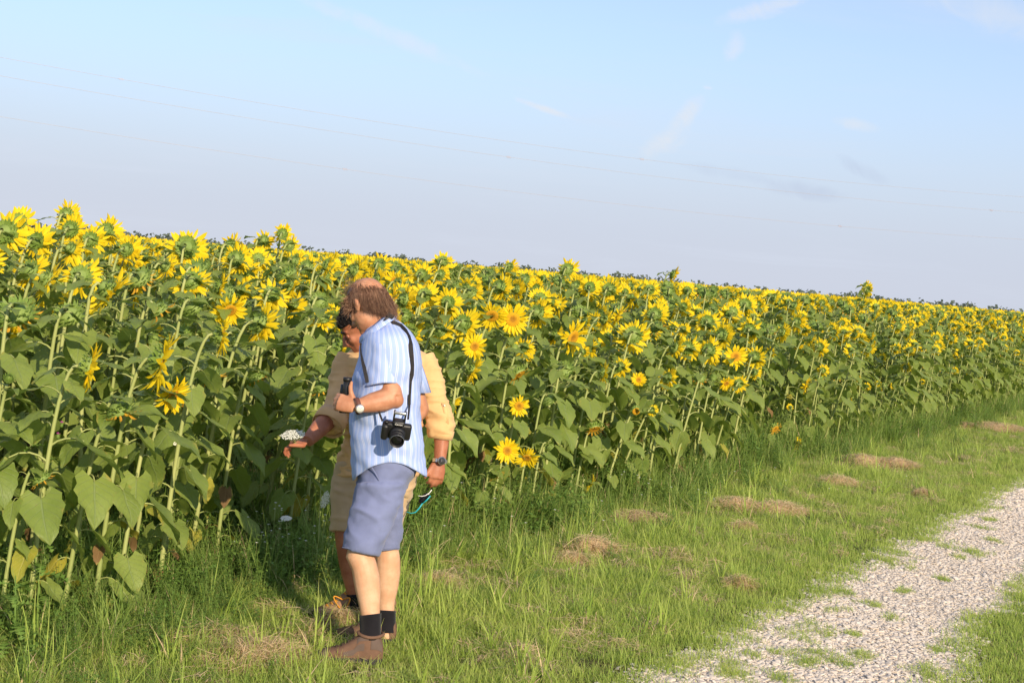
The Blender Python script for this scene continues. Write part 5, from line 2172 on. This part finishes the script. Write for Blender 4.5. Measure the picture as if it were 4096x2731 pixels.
k = YT / FPX
sl_r = [(1400, 1425, YT, .060), (1376, 1480, YT - .02, .066), (1366, 1550, YT - .06, .064), (1352, 1620, YT - .12, .064), (1332, 1668, YT - .17, .070), (1313, 1698, YT - .21, .074)]
solid(mb, limb_cloth(sl_r, amp=.0, seed=2.0))
sl_l = [(1690, 1425, YT, .060), (1714, 1480, YT - .01, .060), (1730, 1540, YT - .02, .057), (1742, 1600, YT - .03, .060), (1758, 1660, YT - .04, .066), (1765, 1705, YT - .05, .069), (1760, 1748, YT - .055, .056)]
solid(mb, limb_cloth(sl_l, amp=.0, seed=7.0))
tshirt = fused_cloth(shift(mb), 'shirt', M['linen'], tan, .012, 6.0, 5.0, 19.0, .5, .0065, 4)
# turned-up cuffs and the button tab
mb = MB()
a, b = W(1334, 1664, YT - .165), W(1309, 1704, YT - .217)
mb2 = MB()
mb2.tube([a, a.lerp(b, .5), b], [.0745, .079, .080], 36, 0, False)
cloth_grid(mb, rumple([[Vector(mb2.v[i * 36 + j]) for j in range(36)] for i in range(3)], .005, None, seed=4))
thick(shift(mb).build('cuff', M['linen'], tshirt), .004)
mb = MB()
a, b = W(1764, 1718, YT - .052), W(1759, 1754, YT - .056)
mb2 = MB()
mb2.tube([a, a.lerp(b, .5), b], [.068, .066, .059], 36, 0, False)
cloth_grid(mb, rumple([[Vector(mb2.v[i * 36 + j]) for j in range(36)] for i in range(3)], .005, None, seed=6))
thick(shift(mb).build('cuff', M['linen'], tshirt), .004)
mb = MB()
tb = [W(1776, 1612, YT - .089), W(1783, 1650, YT - .099), W(1786, 1695, YT - .111)]
mb.grid([[p + Vector((-.012, 0, 0)), p + Vector((.012, .004, 0))] for p in tb])
thick(shift(mb).build('sleeve_tab', M['linen'], tshirt), .003)
mb = MB()
mb.ball(W(1778, 1622, YT - .098), .005, 8, 5)
shift(mb).build('button', M['cream'], tshirt)
# collar
mb = MB()
rows = []
for (cx, cy, wx, wy, hd) in ((1530, 1395, 92, 14, .085), (1515, 1372, 80, 12, .078), (1512, 1366, 82, 12, .082), (1520, 1382, 104, 14, .10)):
    rows.append([W(cx + wx * math.cos(a), cy - wy * math.cos(a) * .3, YT + hd * math.sin(a)) for a in [6.283 * j / 40 for j in range(40)]])
cloth_grid(mb, rows)
thick(shift(mb).build('collar', M['linen'], tshirt), .002)
# shorts
mb = MB()
HT = [(1850, 1350, 1680, .140), (1895, 1338, 1668, .145), (1940, 1325, 1656, .145), (1985, 1319, 1642, .140)]
rows = [ring_pix(y, xl, xr, YT, hd, 60, 0, 2.3) for (y, xl, xr, hd) in smooth_tab(HT, 16)]
solid(mb, rows)
for tabl, sd_ in (([(1960, 1320, 1492, .10, YT - .02), (2020, 1321, 1488, .098, YT - .03), (2070, 1321, 1480, .094, YT - .04), (2124, 1318, 1466, .090, YT - .05)], 2),
                  ([(1960, 1478, 1650, .10, YT + .02), (2020, 1478, 1632, .098, YT + .02), (2075, 1476, 1614, .094, YT + .02), (2120, 1472, 1606, .090, YT + .02)], 5)):
    rows = [ring_pix(y, xl, xr, Y, hd, 44, 6, 2.2) for (y, xl, xr, hd, Y) in smooth_tab(tabl, 26)]
    solid(mb, rows)
fused_cloth(shift(mb), 'shorts', M['khaki'], tan, .010, 2.0, 4.0, 13.0, .2)

# body
mb = MB()
hc2 = W(1440, 1297, YT - .06)
pit = R(36)
Fh = Vector((-.985, -.17, 0)).normalized()
F_t = (Fh * math.cos(pit) - Z * math.sin(pit)).normalized()
U_t = (Fh * math.sin(pit) + Z * math.cos(pit)).normalized()
at_t, S_t = head_parts(mb, hc2, F_t, U_t, jaw=1.1)
mb.tube([W(1535, 1440, YT), W(1525, 1395, YT - .01), W(1490, 1345, YT - .04), W(1455, 1310, YT - .06)], [.085, .066, .062, .062], 16)
mb.tube([W(1530, 1420, YT), W(1535, 1500, YT), W(1530, 1700, YT), W(1510, 1900, YT), W(1490, 1985, YT)], [.09, .105, .105, .11, .11], 16, 0, True, 1.3, (0, 1, 0))
# his right arm reaches forward to the flower
r_el, r_wr = W(1345, 1640, YT - .13), W(1229, 1765, YT - .36)
mb.tube([W(1400, 1430, YT), W(1370, 1540, YT - .05), r_el], [.055, .048, .046], 12)
mb.tube([r_el, r_el.lerp(r_wr, .3), r_el.lerp(r_wr, .65), r_wr], [.046, .050, .043, .030], 14)
hand_parts(mb, r_wr, Vector((-.95, -.12, -.22)), Vector((-.05, -.25, 1)), Vector((-.75, -.62, .02)), [(.25, 1.0, .75), (.75, .95, .4), (.9, .8, .35), (.95, .7, .3)], .92, .6, .15, .0090)
# his left arm hangs
l_el, l_wr = W(1757, 1650, YT - .04), W(1759, 1846, YT - .10)
mb.tube([W(1692, 1430, YT), W(1728, 1550, YT - .02), l_el], [.055, .047, .044], 12)
mb.tube([l_el, W(1766, 1720, YT - .06), W(1766, 1775, YT - .075), l_wr], [.044, .0425, .036, .0290], 14)
hand_parts(mb, l_wr, Vector((-.10, -.12, -1)), Vector((.30, -.93, .0)), Vector((-.50, -.35, -.85)), [(.35, .7, .5), (.3, .55, .4), (.35, .5, .4), (.4, .5, .4)], .95, .5, .3, .0092)
lr = [(1400, 1990, YT - .02, .065), (1394, 2080, YT - .04, .06), (1388, 2140, YT - .05, .062), (1392, 2190, YT - .05, .058), (1400, 2240, YT - .04, .058), (1408, 2290, YT - .03, .054), (1416, 2345, YT - .02, .044), (1424, 2395, YT - .01, .038), (1426, 2445, YT, .04)]
ll = [(1560, 1990, YT + .02, .06), (1548, 2080, YT + .02, .055), (1540, 2150, YT + .02, .060), (1536, 2230, YT + .04, .058), (1532, 2300, YT + .06, .050), (1530, 2390, YT + .08, .038), (1530, 2430, YT + .08, .04)]
for lg in (lr, ll):
    mb.tube([W(a, b, c) for a, b, c, _ in lg], [r for *_, r in lg], 16)
continuous(shift(mb), 'body', M['skin_b'], tan, .0052, 4)
SH2 = [(0, .030, .07), (.06, .036, .10), (.16, .040, .12), (.28, .042, .125), (.40, .043, .105), (.52, .045, .085), (.66, .049, .068), (.80, .048, .056), (.92, .040, .046), (1.0, .020, .034)]


def at_ground_t(px, Y):
    p = W(px, 2440, Y)
    return Vector((p.x, Y, 0)) - T0


b1 = shoe(tan, SH2, (at_ground_t(1440, YT + .06), .28), [M['tan_boot'], M['sole']], M['lace_orange'], 222)
b2 = shoe(tan, SH2, (at_ground_t(1535, YT + .16), .28), [M['tan_boot'], M['sole']], M['lace_orange'], 285)
mb = MB()
q = W(1372, 2398, YT - .08)
for sg in (-1, 1):
    pts = [q + Vector((sg * .045 * math.sin(math.pi * t) * (1 if sg < 0 else .8), -.02 * math.sin(math.pi * t), .030 * math.sin(2 * math.pi * t * .5) - .05 * t * t * (1.2 if sg < 0 else 1.6))) for t in [j / 10 for j in range(11)]]
    mb.tube(pts, .0035, 5)
shift(mb).build('loose_lace', M['lace_orange'], b1)
for lg in (lr, ll):
    mb = MB()
    rows = []
    for j in range(5):
        tb = [(b, a, c, r) for a, b, c, r in lg]
        y = lg[-2][1] - 18 + j * 14
        _, x, Y, r = lerp_tab(tb, y)
        s = FPX / Y
        rows.append(ring_pix(y, x - (r + .004) * s, x + (r + .004) * s, Y, r + .004, 20, 0, 2.0))
    cloth_grid(mb, rows)
    thick(shift(mb).build('sock', M['sock'], tan), .002)
# dark short hair
mb = MB()
rh = random.Random(19)
for _ in range(1300):
    th = rh.uniform(R(-180), R(180))
    lo = R(12) if abs(th) < R(60) else (R(-5) if abs(th) < R(100) else R(-42))
    ph = math.asin(rh.uniform(math.sin(lo), 1))
    p = at_t(-.006 + .101 * math.cos(ph) * math.cos(th), .079 * math.cos(ph) * math.sin(th), .012 + .093 * math.sin(ph))
    nrm = (p - at_t(-.006, 0, .012)).normalized()
    d = (nrm * .5 - F_t * .5 + U_t * .1 + Vector((rh.gauss(0, .25), rh.gauss(0, .25), rh.gauss(0, .25)))).normalized()
    L = rh.uniform(.015, .030)
    mb.tube([p - nrm * .002, p + d * L * .5 + nrm * .004, p + d * L + nrm * .002], [.0022, .0020, .0006], 3, 0, False)
hair_t = shift(mb).build('hair', M['hair_black'], tan)
mb = MB()
rws = []
for i in range(9):
    row = []
    for j in range(36):
        th = -math.pi + 6.28318 * j / 36
        lo = R(12) if abs(th) < R(60) else (R(-5) if abs(th) < R(100) else R(-42))
        ph = lo + (R(90) - lo) * i / 8
        row.append(at_t(-.006 + .1035 * math.cos(ph) * math.cos(th), .0815 * math.cos(ph) * math.sin(th), .012 + .0955 * math.sin(ph)))
    rws.append(row)
mb.grid(rws, 0, True)
shift(mb).build('hair_underlayer', M['hair_black'], hair_t)
for s in (-1, 1):
    mb = MB()
    mb.ball(at_t(.082, .031 * s, -.018), .0115, 10, 8)
    shift(mb).build('eye', M['skin_b'], tan)
    mb = MB()
    mb.tube([at_t(.099, .012 * s, .006), at_t(.099, .032 * s, .012), at_t(.084, .054 * s, .004)], [.004, .005, .003], 6)
    shift(mb).build('eyebrow', M['hair_black'], tan)
    mb = MB()
    mb.tube([at_t(.094, .018 * s, -.020), at_t(.094, .032 * s, -.025), at_t(.086, .046 * s, -.021)], [.0015, .002, .001], 5)
    shift(mb).build('eyelid_line', M['hair_black'], tan)

# --- steel watch on his hanging wrist
wc = l_wr + Vector((.0, 0, .004))
wt2 = empty('wristwatch', wc)
tag(wt2, 'steel bracelet wristwatch with dark dial on the hanging wrist of the man in ochre', 'watch')
CURB = wc
axw = Vector((.06, .2, 1)).normalized()
e1 = Vector((1, 0, 0))
e1 = (e1 - axw * e1.dot(axw)).normalized()
e2 = axw.cross(e1)
for k in range(22):
    a = 6.283 * k / 22
    mb = MB()
    o = e1 * math.cos(a) + e2 * math.sin(a)
    mb.box(wc + o * .0345, (.0046, .0018, .0085), (axw.cross(o), o, axw))
    shift(mb).build('bracelet_link', M['steel'], wt2)
dn = (Vector((.28, -.95, .05))).normalized()
dn = (dn - axw * dn.dot(axw)).normalized()
dc = wc + dn * .037
f1, f2 = axw, dn.cross(axw)
for nm, r, h, mt, off in (('case', .0205, .004, M['steel'], 0), ('dial', .0160, .0012, M['dark_dial'], .0046)):
    mb = MB()
    c = dc + dn * off
    mb.grid([[c + dn * q + (f1 * math.cos(a) + f2 * math.sin(a)) * r for a in [6.283 * k / 28 for k in range(28)]] for q in (-h, h)], 0, True, None, True, True)
    shift(mb).build(nm, mt, wt2)
for ang_, L in ((.4, .010), (2.6, .013)):
    mb = MB()
    c = dc + dn * .0064
    mb.tube([c, c + (f1 * math.cos(ang_) + f2 * math.sin(ang_)) * L], .0006, 4)
    shift(mb).build('hand', M['steel'], wt2)

# --- sunglasses dangling from his fingers
gl0 = W(1712, 1975, YT - .17)
gl = empty('sunglasses', gl0)
tag(gl, 'teal framed sunglasses dangling from the hanging hand of the man in ochre', 'sunglasses')
CURB = gl0
YS = YT - .17
mb = MB()
mb.tube([W(1727, 1958, YS), W(1718, 1970, YS), W(1702, 1981, YS), W(1688, 1984, YS), W(1673, 1982, YS)], [.0022, .0022, .002, .002, .002], 6)
shift(mb).build('temple_arm', M['ink_white'], gl)
mb = MB()
mb.tube([W(1722, 1982, YS - .01), W(1706, 2000, YS - .01), W(1690, 2014, YS - .01)], [.003, .0035, .003], 6)
shift(mb).build('frame', M['teal'], gl)
for (px, py) in ((1702, 1986), (1692, 1998)):
    mb = MB()
    mb.ball(W(px, py, YS + .005), (.024, .004, .016), 14, 8, 0, (Vector((.8, 0, .6)), Vector((0, 1, 0)), Vector((-.6, 0, .8))))
    shift(mb).build('lens', M['black_gloss'], gl)
mb = MB()
mb.tube([W(1690, 2012, YS - .012), W(1678, 2030, YS - .012), W(1662, 2048, YS - .012), W(1644, 2052, YS - .012), W(1626, 2046, YS - .012)], [.003, .004, .0032, .002, .002], 6)
shift(mb).build('temple_arm', M['teal'], gl)

# ------------------------------------------------------------------ wild carrot
def umbel(mb, c, R0, nrm, rd, mi=0, dome=.05, n=60):
    """flat white head made of many little clusters of florets"""
    nrm = Vector(nrm).normalized()
    a = nrm.orthogonal().normalized()
    b = nrm.cross(a)
    for i in range(n):
        r = R0 * math.sqrt((i + .5) / n)
        th = 2.39996 * i + rd.uniform(-.1, .1)
        q = c + (a * math.cos(th) + b * math.sin(th)) * r + nrm * (dome * R0 * (1 - (r / R0) ** 2) + rd.uniform(-.0015, .0015))
        for k in range(12):
            t2 = rd.uniform(0, 6.283)
            rr = R0 * .14 * math.sqrt(rd.random())
            s = q + (a * math.cos(t2) + b * math.sin(t2)) * rr + nrm * rd.uniform(-.002, .002)
            z = rd.uniform(.0018, .0030)
            u = (a * math.cos(t2) + b * math.sin(t2) + nrm * rd.uniform(-.4, .4)).normalized() * z
            v = nrm.cross(u).normalized() * z
            mb.add([s - u, s - v, s + u, s + v, s + nrm * .0012], [(0, 1, 4), (1, 2, 4), (2, 3, 4), (3, 0, 4)], mi)


def wild_carrot(name, c, R0, nrm, stalk, label, cat='flower', group=None):
    rd = random.Random(int(abs(c.x) * 1000) + 5)
    o = empty(name, stalk[-1])
    b = Vector(stalk[-1])
    mb = MB()
    umbel(mb, c, R0, nrm, rd)
    mb.v = [(v[0] - b.x, v[1] - b.y, v[2] - b.z) for v in mb.v]
    mb.build('umbel', M['white_floret'], o)
    mb = MB()
    nrm = Vector(nrm).normalized()
    hub = c - nrm * R0 * .75
    a = nrm.orthogonal().normalized()
    bb = nrm.cross(a)
    for i in range(16):
        th = 2.4 * i
        r = R0 * (.35 + .6 * (i % 3) / 2)
        mb.tube([hub - b, (hub + c) / 2 + (a * math.cos(th) + bb * math.sin(th)) * r * .6 - b, c + (a * math.cos(th) + bb * math.sin(th)) * r - nrm * .002 - b], .0007, 4)
    mb.build('rays', M['stem'], o)
    mb = MB()
    mb.tube([hub - b] + [Vector(p) - b for p in stalk], .0022, 5)
    mb.build('stalk', M['stem'], o)
    return tag(o, label, cat, group)


YF = YT - .42
c = W(1172, 1738, YF)
wild_carrot('wild_carrot_flower', c, .056, (-.12, -.30, 1), [W(1186, 1772, YF + .02), W(1196, 1784, YF + .03), W(1204, 1796, YF + .04)], 'flat white wild carrot flower held in the outstretched hand')
c = W(686, 1786, 7.55)
wild_carrot('wild_carrot', c, .045, (-.1, -.7, .8), [W(690, 1900, 7.6), Vector((W(680, 1900, 7.6).x, 7.6, 0))], 'white wild carrot flower head among the sunflower leaves left of the hand')
c = W(1300, 1998, 7.5)
wild_carrot('wild_carrot', c, .045, (-.85, -.5, .3), [W(1330, 2040, 7.55), Vector((W(1310, 2100, 7.6).x, 7.6, 0))], 'white wild carrot head seen edge on beside the khaki shorts')
c = W(1145, 2072, 7.6)
wild_carrot('wild_carrot', c, .030, (0, -.25, 1), [W(1150, 2150, 7.62), Vector((W(1150, 2200, 7.62).x, 7.62, 0))], 'small flat white wild carrot in the dark weeds below the hand')
# closed seed head next to the shorts
for i, (px, py, Y, r) in enumerate(((1285, 1918, 7.5, .022),)):
    p = W(px, py, Y)
    o = empty('wild_carrot_seed_head', (p.x, Y, 0))
    rd_ = random.Random(4)
    mb = MB()
    for k in range(60):
        d = Vector((rd_.gauss(0, 1), rd_.gauss(0, 1), rd_.gauss(0, 1))).normalized()
        q = Vector((0, 0, p.z)) + d * r * rd_.uniform(.5, 1)
        mb.tube([Vector((0, 0, p.z - r)), q], .0011, 3)
    mb.build('seed_cluster', M['weed'], o)
    mb = MB()
    mb.tube([(0, 0, 0), (.01, 0, p.z * .5), (0, 0, p.z - r)], .002, 5)
    mb.build('stalk', M['stem'], o)
    tag(o, 'closed green wild carrot seed head beside the khaki shorts', 'flower')

# ------------------------------------------------------------------ thistles at the left edge of the picture
def thistle(base, h, seed, label, lean=(0, 0), buds=True):
    rd = random.Random(seed)
    o = empty('thistle', base)
    mb = MB()
    top = Vector((lean[0], lean[1], h))
    pts = [Vector((0, 0, 0)), top * .5 + Vector((.02, 0, 0)), top]
    mb.tube(pts, [.006, .0045, .002], 6)
    mb.build('stem', M['weed'], o)
    for i in range(13):
        t = .08 + .8 * i / 12
        p = top * t
        a = 2.4 * i + rd.uniform(-.3, .3)
        out = Vector((math.cos(a), math.sin(a), 0))
        sd = Vector((-out.y, out.x, 0))
        L = rd.uniform(.16, .26) * (1.15 - .75 * t)
        mb = MB()
        vs, fs = [], []
        q, el_ = Vector(p), R(28)
        spine = []
        for k in range(9):
            spine.append(q.copy())
            q = q + (out * math.cos(el_) + Z * math.sin(el_)) * (L / 8)
            el_ -= R(11)
        for k in range(8):
            w = L * .17 * math.sin(math.pi * (k + 1) / 9.5)
            for sg in (-1, 1):
                tip_ = spine[k] + sd * sg * w * 1.35 + (spine[k + 1] - spine[k]) * .9 + Z * rd.uniform(0, .016)
                n0 = len(vs)
                vs += [spine[k], spine[k + 1], spine[k].lerp(spine[k + 1], .6) + sd * sg * w * .5, tip_]
                fs += [(n0, n0 + 1, n0 + 2), (n0, n0 + 2, n0 + 3), (n0 + 2, n0 + 1, n0 + 3)]
        mb.add(vs, fs)
        mb.build('leaf', M['weed'], o)
    if buds:
        for k in range(3):
            p = top + Vector((rd.uniform(-.05, .05), rd.uniform(-.03, .03), rd.uniform(-.06, .02)))
            mb = MB()
            mb.ball(p, (.009, .009, .012), 8, 6)
            for j in range(14):
                d = Vector((rd.gauss(0, .5), rd.gauss(0, .5), 1)).normalized()
                mb.tube([p + Z * .008, p + Z * .008 + d * .012], .0009, 3, 1)
            mb.build('flower', [M['weed'], M['thistle_purple']], o)
    return tag(o, label, 'thistle', 'thistles at the field edge')


M['thistle_purple'] = plain('thistle_purple', (0.36, 0.05, 0.26), .8)
p = G(60, 2500)
thistle(p, .92, 3, 'tall prickly thistle with purple flowers at the left edge of the picture', (.10, .05))
p = G(150, 2540)
thistle(p, .42, 8, 'lower thistle without flowers beside the tall one at left', (-.05, .0), False)
p = G(20, 2640)
thistle(p, .36, 12, 'short pale thistle in the bottom left corner', (.02, .0), False)

# ------------------------------------------------------------------ heaps of dry mown grass on the verge
HEAPS = [(3450, 1862, .36, .10, 'larger left half of the double straw heap beside the far sunflowers'), (3580, 1868, .30, .08, 'smaller right half of the double straw heap beside the far sunflowers'),
         (3352, 1940, .22, .06, 'small straw heap just below the double heap on the verge'), (3990, 1718, .55, .08, 'long straw heap at the right edge near the last sunflowers'),
         (3860, 1712, .28, .05, 'low straw heap left of the long heap at the right edge'), (2945, 2040, .24, .08, 'round straw heap on the verge in front of the sunflowers'),
         (3115, 2048, .26, .05, 'flat strip of straw right of the round heap on the verge'), (2575, 2090, .26, .04, 'flat straw patch at the foot of the sunflowers in mid picture'),
         (2362, 2215, .22, .09, 'tousled straw heap on the grass nearest the men'), (2285, 2262, .13, .04, 'thin trail of straw left of the tousled heap'),
         (2975, 2122, .11, .03, 'tiny straw tuft below the round heap'), (2962, 2352, .10, .03, 'tiny straw tuft near the gravel edge'),
         (3690, 1985, .12, .04, 'small straw tuft in the grass by the right edge'), (1738, 2350, .14, .05, 'small straw clump right of the bare legs'),
         (1010, 2640, .26, .045, 'flattened straw patch in the foreground grass left of the boots'), (840, 2575, .20, .04, 'scattered dry grass below the left sunflowers'),
         (1360, 2500, .10, .04, 'little straw tuft behind the brown boot')]
for i, (px, py, r, hz, lab) in enumerate(HEAPS):
    rd_ = random.Random(100 + i)
    p = G(px, py)
    mb = MB()
    sub = lying_straw(rd_, int(1700 * (r / .25) ** 1.2), .06, .20, r, hz * .7 + .055)
    mb.v, mb.f, mb.mi, mb.uv, mb.sm = sub.v, sub.f, sub.mi, sub.uv, sub.sm
    mb.v = [(x * 1.1, y * .8, z) for x, y, z in mb.v]
    # packed core
    rows = []
    for k in range(6):
        q = k / 5
        rows.append([Vector((.72 * r * (1 - q) * math.cos(a) * (1 + .15 * noise.noise((a, q, i))), .5 * r * (1 - q) * math.sin(a), (hz + .02) * (1 - (1 - q) ** 2) * (1 + .3 * noise.noise((a * 2, q * 3, i + 5))) - .004)) for a in [6.283 * j / 18 for j in range(18)]])
    mb.grid(rows, 0, True)
    o = mb.build('straw_heap', M['straw'])
    o.location = p
    o.rotation_euler.z = -math.atan2(DV.x, DV.y) + rd_.uniform(-.3, .3) + 1.2
    tag(o, lab, 'straw', 'heaps of dry mown grass on the verge')

# ------------------------------------------------------------------ little white daisies in the weeds, too small to count
mb = MB()
rd_ = random.Random(55)
for (cx, cy, n, w) in ((2580, 1925, 12, .25), (1180, 2130, 22, .25), (1250, 2180, 14, .2), (3150, 1830, 8, .4), (1080, 2070, 8, .15), (2250, 2050, 6, .4), (1940, 2100, 5, .3)):
    b = G(cx, cy + 180)
    for _ in range(n):
        q = b + Vector((rd_.gauss(0, w), rd_.gauss(0, w * .6), rd_.uniform(.18, .42)))
        for k in range(7):
            a = 6.283 * k / 7
            u = Vector((math.cos(a), math.sin(a) * .7, .3)).normalized() * .009
            v = Vector((-math.sin(a), math.cos(a), 0)) * .0025
            mb.add([q, q + u * .6 + v, q + u, q + u * .6 - v], [(0, 1, 2, 3)])
        mb.tube([Vector((q.x, q.y, 0)), q], .0009, 3, 1, False)
tag(mb.build('weed_blossom', [M['white_floret'], M['stem']]), 'tiny white blossoms scattered in the weeds', 'flowers', kind='stuff')
